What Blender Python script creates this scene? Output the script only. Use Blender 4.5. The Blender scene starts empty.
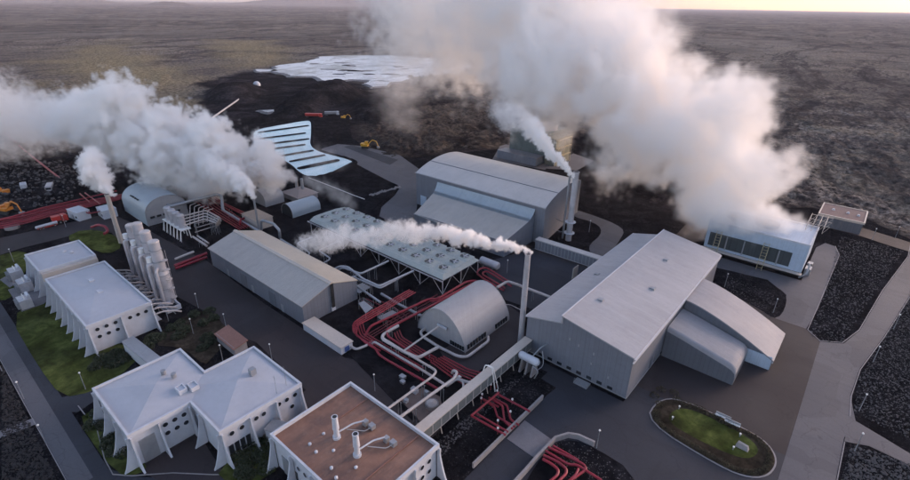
import bpy, math, random
import numpy as np
from mathutils import Vector, Matrix
random.seed(7)
D = bpy.data
scene = bpy.context.scene
C = scene.collection

# ------------------------------------------------------------------ camera
# world X runs along the plant's building rows, Y across them, metres
F_PX, CAM_H = 500.0, 80.0
PITCH, ROLL, YAW = math.radians(25.26), math.radians(0.9), math.radians(40.0)
def frame_axes():
    U = Vector((math.cos(YAW), -math.sin(YAW))); V = Vector((math.sin(YAW), math.cos(YAW)))
    def g(x, y, z): return Vector((x*U.x + y*U.y, x*V.x + y*V.y, z))
    c, s = math.cos(PITCH), math.sin(PITCH)
    fw = g(0, c, -s); up0 = g(0, s, c); rt0 = g(1, 0, 0)
    rt = rt0*math.cos(ROLL) + up0*math.sin(ROLL)
    up = up0*math.cos(ROLL) - rt0*math.sin(ROLL)
    return rt, up, fw
RT, UP, FW = frame_axes()
cam_data = D.cameras.new('camera'); cam = D.objects.new('camera', cam_data); C.objects.link(cam)
m = Matrix((RT, UP, -FW)).transposed().to_4x4(); m.translation = Vector((0, 0, CAM_H))
cam.matrix_world = m
cam_data.sensor_width = 36.0; cam_data.lens = 36.0*F_PX/910.0
cam_data.clip_start = 1.0; cam_data.clip_end = 90000.0
scene.camera = cam

def pix(px, py, z=0.0):
    """world point at height z seen at photo pixel (px, py)"""
    d = FW*F_PX + RT*(px-455.0) + UP*(240.0-py)
    t = (z-CAM_H)/d.z
    return Vector((d.x*t, d.y*t, z))
def pdep(px, py, dep):
    d = FW*F_PX + RT*(px-455.0) + UP*(240.0-py)
    return Vector((0, 0, CAM_H)) + d*(dep/F_PX)
def Z(x0, y0, s): return lambda x, y: (x0+x/s, y0+y/s)

# ------------------------------------------------------------------ sky, sun, exposure
SUN_EL, SUN_AZ = math.radians(12.0), math.radians(24.0)       # azimuth clockwise from +Y
world = D.worlds.new('World'); scene.world = world; world.use_nodes = True
nt = world.node_tree; nt.nodes.clear()
sky = nt.nodes.new('ShaderNodeTexSky'); sky.sky_type = 'NISHITA'; sky.sun_disc = False
sky.sun_elevation = SUN_EL; sky.sun_rotation = SUN_AZ
sky.air_density = 1.0; sky.dust_density = 1.3; sky.ozone_density = 1.6; sky.altitude = 80
bg = nt.nodes.new('ShaderNodeBackground'); bg.inputs['Strength'].default_value = 0.15
out = nt.nodes.new('ShaderNodeOutputWorld')
tint = nt.nodes.new('ShaderNodeMix'); tint.data_type = 'RGBA'; tint.blend_type = 'MULTIPLY'; tint.inputs[0].default_value = 1.0
tint.inputs[7].default_value = (1.16, 0.955, 0.925, 1)      # multiplies the sky colour towards warm pink, with less blue
nt.links.new(sky.outputs[0], tint.inputs[6]); nt.links.new(tint.outputs[2], bg.inputs[0]); nt.links.new(bg.outputs[0], out.inputs[0])
sd = D.lights.new('sun', 'SUN'); sd.energy = 0.95; sd.angle = math.radians(25); sd.color = (1.0, 0.80, 0.76)
sun = D.objects.new('sun', sd); C.objects.link(sun)
sdir = Vector((math.sin(SUN_AZ)*math.cos(SUN_EL), math.cos(SUN_AZ)*math.cos(SUN_EL), math.sin(SUN_EL)))
sun.rotation_euler = sdir.to_track_quat('Z', 'Y').to_euler()
scene.view_settings.view_transform = 'Standard'; scene.view_settings.look = 'None'
scene.view_settings.exposure = 1.4; scene.view_settings.gamma = 1.0
scene.view_settings.use_curve_mapping = False
scene.cycles.volume_bounces = 12
scene.cycles.use_adaptive_sampling = True; scene.cycles.adaptive_threshold = 0.03; scene.cycles.adaptive_min_samples = 16
scene.cycles.max_bounces = 14
scene.cycles.diffuse_bounces = 3
scene.cycles.volume_step_rate = 2.2
scene.cycles.volume_max_steps = 256

# ------------------------------------------------------------------ materials
def ramp(nt, fac, stops):
    r = nt.nodes.new('ShaderNodeValToRGB'); nt.links.new(fac, r.inputs[0])
    e = r.color_ramp.elements
    while len(e) < len(stops): e.new(0.5)
    for i, (p, c) in enumerate(stops):
        e[i].position = p; e[i].color = tuple(c)+(1,) if len(c) == 3 else c
    return r.outputs[0]
def noise(nt, vec, scale, detail=4, rough=0.55, dist=0.0):
    n = nt.nodes.new('ShaderNodeTexNoise'); nt.links.new(vec, n.inputs['Vector'])
    n.inputs['Scale'].default_value = scale; n.inputs['Detail'].default_value = detail
    n.inputs['Roughness'].default_value = rough; n.inputs['Distortion'].default_value = dist
    return n.outputs['Fac']
def noise_col(nt, vec, scale):
    n = nt.nodes.new('ShaderNodeTexNoise'); nt.links.new(vec, n.inputs['Vector']); n.inputs['Scale'].default_value = scale; n.inputs['Detail'].default_value = 4
    m_ = nt.nodes.new('ShaderNodeVectorMath'); m_.operation = 'SCALE'; m_.inputs['Scale'].default_value = 60.0; nt.links.new(n.outputs['Color'], m_.inputs[0]); return m_.outputs[0]
def mix(nt, fac, a, b, mode='MIX'):
    x = nt.nodes.new('ShaderNodeMix'); x.data_type = 'RGBA'; x.blend_type = mode
    for sock, v in ((x.inputs[0], fac), (x.inputs[6], a), (x.inputs[7], b)):
        if isinstance(v, (int, float)): sock.default_value = v
        elif isinstance(v, tuple): sock.default_value = v+(1,)
        else: nt.links.new(v, sock)
    return x.outputs[2]
def newmat(name):
    mt = D.materials.new(name); mt.use_nodes = True; nt = mt.node_tree
    b = nt.nodes['Principled BSDF']
    g = nt.nodes.new('ShaderNodeNewGeometry')
    return mt, nt, b, g.outputs['Position']
def bump(nt, b, h, strength, dist):
    n = nt.nodes.new('ShaderNodeBump'); n.inputs['Strength'].default_value = strength
    n.inputs['Distance'].default_value = dist; nt.links.new(h, n.inputs['Height']); nt.links.new(n.outputs[0], b.inputs['Normal'])
def sc(c, k): return tuple(min(1, x*k) for x in c)
def MAT(name, col, rough=0.6, var=0.18, s1=0.12, s2=1.3, metal=0.0, stain=None, stain_amt=0.5, stain_s=0.25, bmp=0.0):
    """painted / sheet / concrete surface with two scales of wear"""
    mt, nt, b, pos = newmat(name)
    c1 = ramp(nt, noise(nt, pos, s1, 5), [(0.3, sc(col, 1-var)), (0.7, sc(col, 1+var))])
    c2 = mix(nt, 0.35, c1, ramp(nt, noise(nt, pos, s2, 5, 0.65), [(0.35, sc(col, 1-1.6*var)), (0.65, sc(col, 1+var))]))
    if stain:
        f = ramp(nt, noise(nt, pos, stain_s, 6, 0.62, 0.4), [(0.5, (0, 0, 0)), (0.68, (stain_amt,)*3)])
        c2 = mix(nt, f, c2, stain)
    nt.links.new(c2, b.inputs['Base Color'])
    b.inputs['Roughness'].default_value = rough; b.inputs['Metallic'].default_value = metal
    if bmp: bump(nt, b, noise(nt, pos, s2*2, 5), 0.5, bmp)
    return mt
def PANEL(name, col, rough=0.45, pitch=1.0, axis=None, depth=0.16, var=0.1, metal=0.0, seam=6.0):
    """profiled sheet cladding: fine ribs plus sheet joints, running along one axis"""
    mt, nt, b, pos = newmat(name)
    sp = nt.nodes.new('ShaderNodeSeparateXYZ'); nt.links.new(pos, sp.inputs[0])
    if axis is None:
        a = nt.nodes.new('ShaderNodeMath'); a.operation = 'ADD'
        nt.links.new(sp.outputs[0], a.inputs[0]); nt.links.new(sp.outputs[1], a.inputs[1]); s = a.outputs[0]
    else: s = sp.outputs[axis]
    def frac(v, k):
        q = nt.nodes.new('ShaderNodeMath'); q.operation = 'MULTIPLY'; q.inputs[1].default_value = k; nt.links.new(v, q.inputs[0])
        r = nt.nodes.new('ShaderNodeMath'); r.operation = 'FRACT'; nt.links.new(q.outputs[0], r.inputs[0]); return r.outputs[0]
    base = ramp(nt, noise(nt, pos, 0.07, 5, 0.6), [(0.3, sc(col, 1-var)), (0.7, sc(col, 1+var))])
    # each sheet a hair different
    fl = nt.nodes.new('ShaderNodeMath'); fl.operation = 'FLOOR'
    q = nt.nodes.new('ShaderNodeMath'); q.operation = 'MULTIPLY'; q.inputs[1].default_value = 1/pitch
    nt.links.new(s, q.inputs[0]); nt.links.new(q.outputs[0], fl.inputs[0])
    wn = nt.nodes.new('ShaderNodeTexWhiteNoise'); wn.noise_dimensions = '1D'; nt.links.new(fl.outputs[0], wn.inputs['W'])
    base = mix(nt, 0.5, base, ramp(nt, wn.outputs['Value'], [(0, sc(col, 1-var*0.8)), (1, sc(col, 1+var*0.8))]))
    line = ramp(nt, frac(s, 1/pitch), [(0.0, (1-depth*1.6,)*3), (0.09, (1, 1, 1)), (0.93, (1, 1, 1)), (1.0, (1-depth*1.6,)*3)])
    base = mix(nt, 1.0, base, line, 'MULTIPLY')
    line2 = ramp(nt, frac(s, 1/seam), [(0.0, (1-depth*2,)*3), (0.03, (1, 1, 1)), (1.0, (1, 1, 1))])
    base = mix(nt, 1.0, base, line2, 'MULTIPLY')
    # water streaks and dirt of their own shape
    st = nt.nodes.new('ShaderNodeMapping'); st.inputs['Scale'].default_value = (0.9, 0.9, 0.08); nt.links.new(pos, st.inputs[0])
    base = mix(nt, ramp(nt, noise(nt, st.outputs[0], 1.4, 5, 0.7), [(0.5, (0, 0, 0)), (0.72, (0.3,)*3)]), base, sc(col, 0.62))
    st2 = nt.nodes.new('ShaderNodeMapping'); st2.inputs['Scale'].default_value = (0.05, 0.5, 1) if axis == 1 else (0.5, 0.05, 1); nt.links.new(pos, st2.inputs[0])
    base = mix(nt, ramp(nt, noise(nt, st2.outputs[0], 1.0, 6, 0.72), [(0.45, (0, 0, 0)), (0.7, (0.38,)*3)]), base, sc(col, 0.7))
    base = mix(nt, ramp(nt, noise(nt, pos, 0.05, 4, 0.6), [(0.5, (0, 0, 0)), (0.7, (0.25,)*3)]), base, sc(col, 1.25))
    nt.links.new(base, b.inputs['Base Color']); b.inputs['Metallic'].default_value = metal
    rg_ = nt.nodes.new('ShaderNodeMapRange'); rg_.inputs[3].default_value = rough-0.12; rg_.inputs[4].default_value = rough+0.18
    nt.links.new(noise(nt, pos, 0.11, 5, 0.6), rg_.inputs[0]); nt.links.new(rg_.outputs[0], b.inputs['Roughness'])
    bump(nt, b, frac(s, 3/pitch), 0.25, 0.03)
    return mt
def GRAVEL(name, lo, hi, fleck, s=0.9, flk=0.62, big=0.03, moss=None, mossamt=0.5, dist=0.35):
    mt, nt, b, pos = newmat(name)
    a = noise(nt, pos, s, 8, 0.75)
    c = ramp(nt, a, [(0.35, lo), (0.66, hi)])
    c = mix(nt, ramp(nt, noise(nt, pos, s*1.9, 4, 0.8), [(flk, (0, 0, 0)), (flk+0.1, (0.75,)*3)]), c, fleck)
    c = mix(nt, 1.0, c, ramp(nt, noise(nt, pos, big, 5, 0.6), [(0.3, (0.7, 0.7, 0.7)), (0.7, (1.2, 1.2, 1.2))]), 'MULTIPLY')
    if moss:
        c = mix(nt, ramp(nt, noise(nt, pos, 0.09, 7, 0.65), [(0.46, (0, 0, 0)), (0.62, (mossamt,)*3)]), c, moss)
    c = mix(nt, 1.0, c, ramp(nt, noise(nt, pos, 0.16, 6, 0.7, 0.5), [(0.36, (0.55, 0.55, 0.56)), (0.5, (0.95, 0.95, 0.95)), (0.64, (1.7, 1.65, 1.65))]), 'MULTIPLY')
    nt.links.new(c, b.inputs['Base Color']); b.inputs['Roughness'].default_value = 0.97; b.inputs['Specular IOR Level'].default_value = 0.0
    bump(nt, b, a, 0.9, dist)
    return mt
def ASPHALT(name, col, patch=0.25, warm=None):
    mt, nt, b, pos = newmat(name)
    c = ramp(nt, noise(nt, pos, 0.06, 6, 0.62, 0.3), [(0.3, sc(col, 1-patch)), (0.7, sc(col, 1+patch))])
    if warm: c = mix(nt, ramp(nt, noise(nt, pos, 0.04, 5, 0.6), [(0.42, (0, 0, 0)), (0.62, (0.8,)*3)]), c, warm)
    c = mix(nt, 0.4, c, ramp(nt, noise(nt, pos, 2.2, 6, 0.8), [(0.3, sc(col, 0.7)), (0.7, sc(col, 1.3))]))
    # tyre-worn tracks and wet patches
    st = nt.nodes.new('ShaderNodeMapping'); st.inputs['Scale'].default_value = (0.03, 0.5, 1); nt.links.new(pos, st.inputs[0])
    c = mix(nt, ramp(nt, noise(nt, st.outputs[0], 1.0, 4, 0.6), [(0.52, (0, 0, 0)), (0.66, (0.35,)*3)]), c, sc(col, 0.7))
    b.inputs['Specular IOR Level'].default_value = 0.2
    vo = nt.nodes.new('ShaderNodeTexVoronoi'); vo.distance = 'CHEBYCHEV'; vo.inputs['Scale'].default_value = 0.07; vo.inputs['Randomness'].default_value = 0.9; nt.links.new(pos, vo.inputs['Vector'])
    hs = nt.nodes.new('ShaderNodeSeparateColor'); nt.links.new(vo.outputs['Color'], hs.inputs[0])
    c = mix(nt, ramp(nt, hs.outputs[0], [(0.0, (0.45,)*3), (0.28, (0.45,)*3), (0.3, (0, 0, 0)), (1.0, (0, 0, 0))]), c, sc(col, 0.72))
    cr = nt.nodes.new('ShaderNodeTexVoronoi'); cr.feature = 'DISTANCE_TO_EDGE'; cr.inputs['Scale'].default_value = 0.12; nt.links.new(mix(nt, 0.06, pos, noise_col(nt, pos, 0.3)), cr.inputs['Vector'])
    c = mix(nt, ramp(nt, cr.outputs['Distance'], [(0.0, (0.5,)*3), (0.012, (0, 0, 0))]), c, sc(col, 0.5))
    nt.links.new(c, b.inputs['Base Color'])
    r = nt.nodes.new('ShaderNodeMapRange'); r.inputs[3].default_value = 0.55; r.inputs[4].default_value = 0.9
    nt.links.new(noise(nt, pos, 0.08, 4), r.inputs[0]); nt.links.new(r.outputs[0], b.inputs['Roughness'])
    bump(nt, b, noise(nt, pos, 5, 5), 0.3, 0.02)
    return mt

M = {}
M['clad_wall'] = PANEL('grey_blue_cladding', (0.165, 0.175, 0.205), 0.5, 1.1)
M['clad_dark'] = PANEL('slate_cladding', (0.12, 0.13, 0.155), 0.5, 1.1)
M['roof_hall'] = PANEL('hall_roof_sheet', (0.37, 0.36, 0.37), 0.52, 1.0, 1, 0.05, 0.10, seam=9.0)
M['roof_hall_x'] = PANEL('hall_roof_sheet_cross', (0.29, 0.28, 0.295), 0.68, 1.0, 1, 0.05, 0.10, seam=7.0)
M['roof_mid'] = PANEL('middle_roof_sheet', (0.54, 0.50, 0.48), 0.4, 1.0, 0, 0.05, 0.05, seam=9.0)
M['roof_shop'] = PANEL('workshop_roof_sheet', (0.40, 0.365, 0.335), 0.5, 1.0, 0, 0.07, 0.07, seam=5.0)
M['barrel'] = PANEL('barrel_sheet', (0.34, 0.335, 0.345), 0.45, 0.9, None, 0.06, 0.06, seam=20)
M['barrel_blue'] = PANEL('barrel_sheet_blue', (0.33, 0.38, 0.42), 0.38, 0.9, 0, 0.06, 0.06, seam=20)
M['white'] = MAT('white_painted_concrete', (0.52, 0.535, 0.58), 0.6, 0.08, stain=(0.36, 0.36, 0.37), stain_amt=0.35)
M['white_roof'] = MAT('white_membrane_roof', (0.42, 0.43, 0.47), 0.5, 0.07, 0.05, 0.9, stain=(0.34, 0.35, 0.39), stain_amt=0.4, stain_s=0.13)
M['cream'] = MAT('cream_painted_metal', (0.52, 0.45, 0.39), 0.5, 0.1)
M['pipe_pale'] = MAT('pale_insulated_pipe', (0.50, 0.45, 0.43), 0.42, 0.12, 0.2, 2, stain=(0.25, 0.20, 0.17), stain_amt=0.5)
M['pipe_grey'] = MAT('grey_insulated_pipe', (0.36, 0.37, 0.40), 0.4, 0.12, 0.2, 2, metal=0.3)
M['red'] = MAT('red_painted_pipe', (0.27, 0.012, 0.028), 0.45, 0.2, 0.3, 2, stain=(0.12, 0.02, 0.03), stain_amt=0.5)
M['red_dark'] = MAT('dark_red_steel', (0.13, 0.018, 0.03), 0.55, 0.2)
M['steel'] = MAT('galvanised_steel', (0.32, 0.33, 0.35), 0.45, 0.12, metal=0.4)
M['tank'] = MAT('pale_grey_stack_cladding', (0.50, 0.48, 0.50), 0.42, 0.12, 0.3, 1.5, metal=0.15, stain=(0.27, 0.25, 0.25), stain_amt=0.6)
M['fan_deck'] = MAT('pale_green_fan_deck', (0.37, 0.39, 0.365), 0.6, 0.12, 0.2, 1.2, stain=(0.25, 0.3, 0.28), stain_amt=0.5)
M['dark'] = MAT('dark_void', (0.015, 0.016, 0.018), 0.5, 0.2)
M['glass'] = MAT('dark_window_glass', (0.02, 0.023, 0.028), 0.08, 0.15)
M['concrete'] = MAT('cast_concrete', (0.27, 0.25, 0.25), 0.85, 0.15, 0.3, 2.0, stain=(0.15, 0.14, 0.14), bmp=0.03)
M['pale_slab'] = MAT('pale_concrete_slab', (0.17, 0.16, 0.17), 0.85, 0.15, 0.3, 2.0, bmp=0.03)
def rust_mat():
    mt, nt, b, pos = newmat('rusty_brown_roof')
    c = ramp(nt, noise(nt, pos, 0.09, 7, 0.62, 0.6), [(0.3, (0.085, 0.05, 0.045)), (0.48, (0.19, 0.095, 0.065)), (0.7, (0.29, 0.15, 0.10))])
    st = nt.nodes.new('ShaderNodeMapping'); st.inputs['Scale'].default_value = (0.5, 0.09, 1); nt.links.new(pos, st.inputs[0])
    c = mix(nt, ramp(nt, noise(nt, st.outputs[0], 1.0, 7, 0.7), [(0.48, (0, 0, 0)), (0.66, (0.7,)*3)]), c, (0.07, 0.048, 0.045))
    c = mix(nt, ramp(nt, noise(nt, pos, 0.9, 7, 0.75), [(0.5, (0, 0, 0)), (0.7, (0.4,)*3)]), c, (0.32, 0.20, 0.15))
    nt.links.new(c, b.inputs['Base Color']); b.inputs['Roughness'].default_value = 0.62; return mt
M['rust_roof'] = rust_mat()
M['brown_roof'] = MAT('plum_brown_roof', (0.11, 0.065, 0.07), 0.75, 0.12)
M['tin_rust'] = MAT('rusty_tin', (0.25, 0.12, 0.09), 0.7, 0.2)
M['teal_box'] = MAT('teal_green_cladding', (0.10, 0.125, 0.12), 0.6, 0.12, stain=(0.06, 0.07, 0.065))
M['sky_blue'] = PANEL('pale_blue_sheet', (0.44, 0.52, 0.62), 0.4, 1.6, 0, 0.08, 0.05)
M['gallery_pane'] = MAT('grey_green_gallery_panes', (0.15, 0.165, 0.17), 0.25, 0.15)
M['louver'] = PANEL('dark_louvre', (0.05, 0.062, 0.065), 0.5, 2.0, 0, 0.3, 0.2, seam=7)
M['yellow_steel'] = MAT('faded_yellow_steel', (0.42, 0.36, 0.22), 0.5, 0.15)
M['orange'] = MAT('orange_machine_paint', (0.62, 0.22, 0.03), 0.45, 0.15)
M['yellow'] = MAT('yellow_machine_paint', (0.60, 0.33, 0.03), 0.45, 0.15)
M['red_paint'] = MAT('red_vehicle_paint', (0.45, 0.035, 0.03), 0.4, 0.12)
M['brown_slab'] = MAT('stained_brown_slab', (0.16, 0.115, 0.10), 0.85, 0.2, 0.3, 2.0, stain=(0.08, 0.055, 0.05), bmp=0.03)
M['rubber'] = MAT('black_rubber', (0.02, 0.02, 0.02), 0.8, 0.2)
M['lamp_white'] = MAT('white_lamp_housing', (0.8, 0.78, 0.75), 0.4, 0.05)
M['asph_road'] = ASPHALT('road_asphalt', (0.112, 0.108, 0.118), 0.12)
M['asph_dark'] = ASPHALT('dark_asphalt', (0.038, 0.040, 0.050), 0.25)
M['asph_yard'] = ASPHALT('brown_yard_asphalt', (0.040, 0.034, 0.037), 0.25, warm=(0.052, 0.037, 0.036))
M['gravel'] = GRAVEL('dark_gravel', (0.007, 0.0067, 0.008), (0.021, 0.0195, 0.022), (0.15, 0.14, 0.145), 1.1, 0.58)
M['gravel_black'] = GRAVEL('black_gravel', (0.008, 0.008, 0.010), (0.021, 0.020, 0.023), (0.06, 0.06, 0.06), 0.5, 0.66)
M['grass'] = GRAVEL('lawn_grass', (0.045, 0.058, 0.016), (0.092, 0.105, 0.03), (0.11, 0.11, 0.05), 0.5, 0.64, 0.12, moss=(0.03, 0.035, 0.014), mossamt=0.6, dist=0.08)
M['soil'] = GRAVEL('brown_soil', (0.03, 0.024, 0.018), (0.07, 0.055, 0.04), (0.09, 0.08, 0.05), 0.8, 0.62)
M['leaf'] = MAT('shrub_leaves', (0.035, 0.045, 0.02), 0.8, 0.4, 0.6, 3)
M['hedge'] = MAT('hedge_leaves', (0.05, 0.04, 0.02), 0.8, 0.4, 0.6, 3)

# ------------------------------------------------------------------ mesh building
class MB:
    def __init__(s): s.v = []; s.f = []; s.m = []; s.sm = []
    def add(s, vs, fs, mi=0, smooth=False):
        n = len(s.v); s.v += [tuple(v) for v in vs]
        for f in fs: s.f.append(tuple(i+n for i in f)); s.m.append(mi); s.sm.append(smooth)
        return s
    def box(s, x0, x1, y0, y1, z0, z1, mi=0):
        return s.prism([(x0, y0), (x1, y0), (x1, y1), (x0, y1)], z0, z1, mi)
    def prism(s, p, z0, z1, mi=0, mtop=None, zt=None):
        p = [(q[0], q[1]) for q in p]
        a = sum(p[i-1][0]*p[i][1]-p[i][0]*p[i-1][1] for i in range(len(p)))
        if a < 0: p = p[::-1]
        n = len(p)
        vs = [(x, y, z0) for x, y in p] + [(x, y, z1) for x, y in p]
        s.add(vs, [(i, (i+1) % n, (i+1) % n+n, i+n) for i in range(n)], mi)
        s.add(vs[n:], [tuple(range(n))], mi if mtop is None else mtop)
        s.add(vs[:n], [tuple(range(n))[::-1]], mi)
        return s
    def obox(s, c, ax, L, W, z0, z1, mi=0):
        """box centred at c, length L along direction ax"""
        ax = Vector((ax[0], ax[1])).normalized(); n = Vector((-ax.y, ax.x)); c = Vector((c[0], c[1]))
        return s.prism([c-ax*L/2-n*W/2, c+ax*L/2-n*W/2, c+ax*L/2+n*W/2, c-ax*L/2+n*W/2], z0, z1, mi)
    def cone(s, p0, p1, r0, r1, n=12, mi=0, caps=True):
        p0, p1 = Vector(p0), Vector(p1); d = (p1-p0).normalized()
        a = d.orthogonal().normalized(); b = d.cross(a)
        vs = [p0+(a*math.cos(t)+b*math.sin(t))*r0 for t in [2*math.pi*i/n for i in range(n)]]
        vs += [p1+(a*math.cos(t)+b*math.sin(t))*r1 for t in [2*math.pi*i/n for i in range(n)]]
        s.add(vs, [(i, (i+1) % n, (i+1) % n+n, i+n) for i in range(n)], mi, n > 6)
        if caps: s.add(vs, [tuple(range(n))[::-1], tuple(range(n, 2*n))], mi)
        return s
    def bar(s, p0, p1, w, mi=0): return s.cone(p0, p1, w*0.7, w*0.7, 4, mi)
    def tube(s, pts, r, n=8, mi=0, bend=1.2):
        pts = [Vector(p) for p in pts]; q = [pts[0]]
        for i in range(1, len(pts)-1):
            a, b, c = pts[i-1], pts[i], pts[i+1]
            k = min(bend, (a-b).length*0.45, (c-b).length*0.45)
            s0 = b+(a-b).normalized()*k; s1 = b+(c-b).normalized()*k
            for t in (0, 0.25, 0.5, 0.75, 1): q.append(s0*(1-t)**2+b*2*t*(1-t)+s1*t*t)
        q.append(pts[-1])
        up = Vector((0, 0, 1)); rings = []; a = None
        for i, p in enumerate(q):
            d = ((q[i+1]-p) if i == 0 else (p-q[i-1]) if i == len(q)-1 else (q[i+1]-q[i-1]))
            if d.length < 1e-6: d = Vector((1, 0, 0))
            d.normalize()
            if a is None: a = d.cross(up) if abs(d.z) < 0.95 else d.cross(Vector((1, 0, 0)))
            a = (a-d*a.dot(d)).normalized(); b = d.cross(a)
            rings.append([p+(a*math.cos(2*math.pi*j/n)+b*math.sin(2*math.pi*j/n))*r for j in range(n)])
        vs = [v for g in rings for v in g]
        fs = [(i*n+j, (i+1)*n+j, (i+1)*n+(j+1) % n, i*n+(j+1) % n) for i in range(len(q)-1) for j in range(n)]
        s.add(vs, fs, mi, True); s.add(vs, [tuple(range(n)), tuple(range(len(vs)-n, len(vs)))[::-1]], mi)
        return s
    def build(s, name, mats, parent=None):
        me = D.meshes.new(name); me.from_pydata(s.v, [], s.f)
        for mt in (mats if isinstance(mats, (list, tuple)) else [mats]): me.materials.append(M[mt] if isinstance(mt, str) else mt)
        me.polygons.foreach_set('material_index', s.m); me.polygons.foreach_set('use_smooth', s.sm); me.update()
        o = D.objects.new(name, me); C.objects.link(o)
        if parent is not None: o.parent = parent; o.matrix_parent_inverse = Matrix.Translation(-parent.location)
        return o
def tag(o, label=None, cat=None, group=None, kind=None):
    for k, v in (('label', label), ('category', cat), ('group', group), ('kind', kind)):
        if v: o[k] = v
    return o
def thing(name, label, cat, loc=(0, 0, 0), group=None):
    o = D.objects.new(name, None); C.objects.link(o); o.location = (loc[0], loc[1], loc[2] if len(loc) > 2 else 0)
    o.empty_display_size = 0.5
    return tag(o, label, cat, group)
def copy_thing(o, loc, label, rz=0.0):
    def rec(a, par):
        c = a.copy(); C.objects.link(c); c.parent = par
        for ch in list(a.children): rec(ch, c)
        return c
    r = rec(o, None); r.location = loc; r.rotation_euler = (0, 0, rz); r['label'] = label
    return r
def struct(name, mb, mats): return tag(mb.build(name, mats), kind='structure')

def chaikin(p, k=2):
    p = [Vector((a[0], a[1])) for a in p]
    for _ in range(k):
        q = []
        for i in range(len(p)):
            a, b = p[i], p[(i+1) % len(p)]
            q += [a*0.75+b*0.25, a*0.25+b*0.75]
        p = q
    return p
def inset(poly, d):
    p = [Vector((a[0], a[1])) for a in poly]; n = len(p)
    ar = sum(p[i-1].x*p[i].y-p[i].x*p[i-1].y for i in range(n))
    sg = 1 if ar > 0 else -1; r = []
    for i in range(n):
        e0 = (p[i]-p[i-1]).normalized(); e1 = (p[(i+1) % n]-p[i]).normalized()
        n0 = Vector((-e0.y, e0.x))*sg; n1 = Vector((-e1.y, e1.x))*sg
        b = n0+n1; k = max(0.35, 1+n0.dot(n1)); r.append(p[i]+b*(d/k))
    return r
def ring(mb, poly, w, z0, z1, mi=0):
    """kerb, parapet or coping: a band of width w inside the outline"""
    o = [Vector((a[0], a[1])) for a in poly]; q = inset(poly, w); n = len(o)
    vs = [(a.x, a.y, z) for L in (o, q) for z in (z0, z1) for a in L]
    fs = []
    for i in range(n):
        j = (i+1) % n
        fs += [(i, j, n+j, n+i), (n+i, n+j, 3*n+j, 3*n+i), (3*n+i, 3*n+j, 2*n+j, 2*n+i), (2*n+i, 2*n+j, j, i)]
    return mb.add(vs, fs, mi)
def P(pts, z=0.0): return [pix(x, y, z) for x, y in pts]
def PZ(f, pts, z=0.0): return [pix(*f(x, y), z) for x, y in pts]

# ------------------------------------------------------------------ terrain
def vnoise(x, y, seed=0):
    xi = np.floor(x).astype(np.int64); yi = np.floor(y).astype(np.int64); fx = x-xi; fy = y-yi
    def h(a, b):
        n = (a*374761393+b*668265263+seed*1442695041) & 0xffffffff
        n = ((n ^ (n >> 13))*1274126177) & 0xffffffff
        return ((n ^ (n >> 16)) & 0xffff)/65535.0
    u = fx*fx*(3-2*fx); v = fy*fy*(3-2*fy)
    return (h(xi, yi)*(1-u)+h(xi+1, yi)*u)*(1-v)+(h(xi, yi+1)*(1-u)+h(xi+1, yi+1)*u)*v
def fbm(x, y, o=5, seed=0, g=0.5):
    s = 0; a = 1; t = 0
    for i in range(o): s = s+a*vnoise(x*2**i, y*2**i, seed+i); t += a; a *= g
    return s/t
def poly_dist(x, y, poly):
    """signed distance, negative inside"""
    d = np.full(x.shape, 1e9); ins = np.zeros(x.shape, bool); n = len(poly)
    for i in range(n):
        x0, y0 = poly[i]; x1, y1 = poly[(i+1) % n]; ex, ey = x1-x0, y1-y0
        t = np.clip(((x-x0)*ex+(y-y0)*ey)/(ex*ex+ey*ey), 0, 1)
        d = np.minimum(d, np.hypot(x-x0-t*ex, y-y0-t*ey))
        c = ((y0 <= y) & (y1 > y)) | ((y1 <= y) & (y0 > y))
        ins ^= c & (x < x0+(y-y0)/(ey if abs(ey) > 1e-9 else 1e-9)*ex)
    return np.where(ins, -d, d)
PLANT = [(-262, 10), (-262, 62), (-300, 95), (-330, 150), (-350, 215), (-318, 248), (-262, 205), (-205, 181), (-188, 222), (-165, 262), (-112, 268), (-100, 235), (-60, 215),
         (-38, 240), (-12, 263), (8, 262), (26, 245), (48, 240), (70, 100), (70, -60), (-262, -60)]
def smooth(a, b, x): t = np.clip((x-a)/(b-a), 0, 1); return t*t*(3-2*t)
def mound(x, y, cx, cy, rx, ry, h, rot=0.0):
    c, s = math.cos(rot), math.sin(rot); u = ((x-cx)*c+(y-cy)*s)/rx; v = (-(x-cx)*s+(y-cy)*c)/ry
    return h*(1-smooth(0.25, 1.0, np.sqrt(u*u+v*v)))
FAR_PLANE = [(-300, 240), (-480, 440), (-700, 560), (-700, 330), (-520, 200), (-420, 100), (-310, 120)]
def height(x, y):
    r = np.hypot(x, y); d = poly_dist(x, y, PLANT); rough = smooth(-1, 16, d)
    n = fbm(x/9, y/9, 5, 3, 0.55); n2 = fbm(x/55, y/55, 4, 11)
    far = smooth(500, 6000, r)
    h = rough*((n-0.42)*4.5*(1-0.8*far)*(1-smooth(250, 900, r)*0.55)+(n2-0.45)*4.0*(1+far*3)) - 0.35
    near = rough*(1-smooth(330, 900, r)); h = h+near*((1-np.abs(2*fbm(x/5.5, y/5.5, 4, 31, 0.6)-1)*2.2)*1.3-0.5)
    quiet = 1-smooth(-10, 40, poly_dist(x, y, FAR_PLANE))
    h = h*(1-0.75*quiet)-0.35*quiet*rough
    return h
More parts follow.
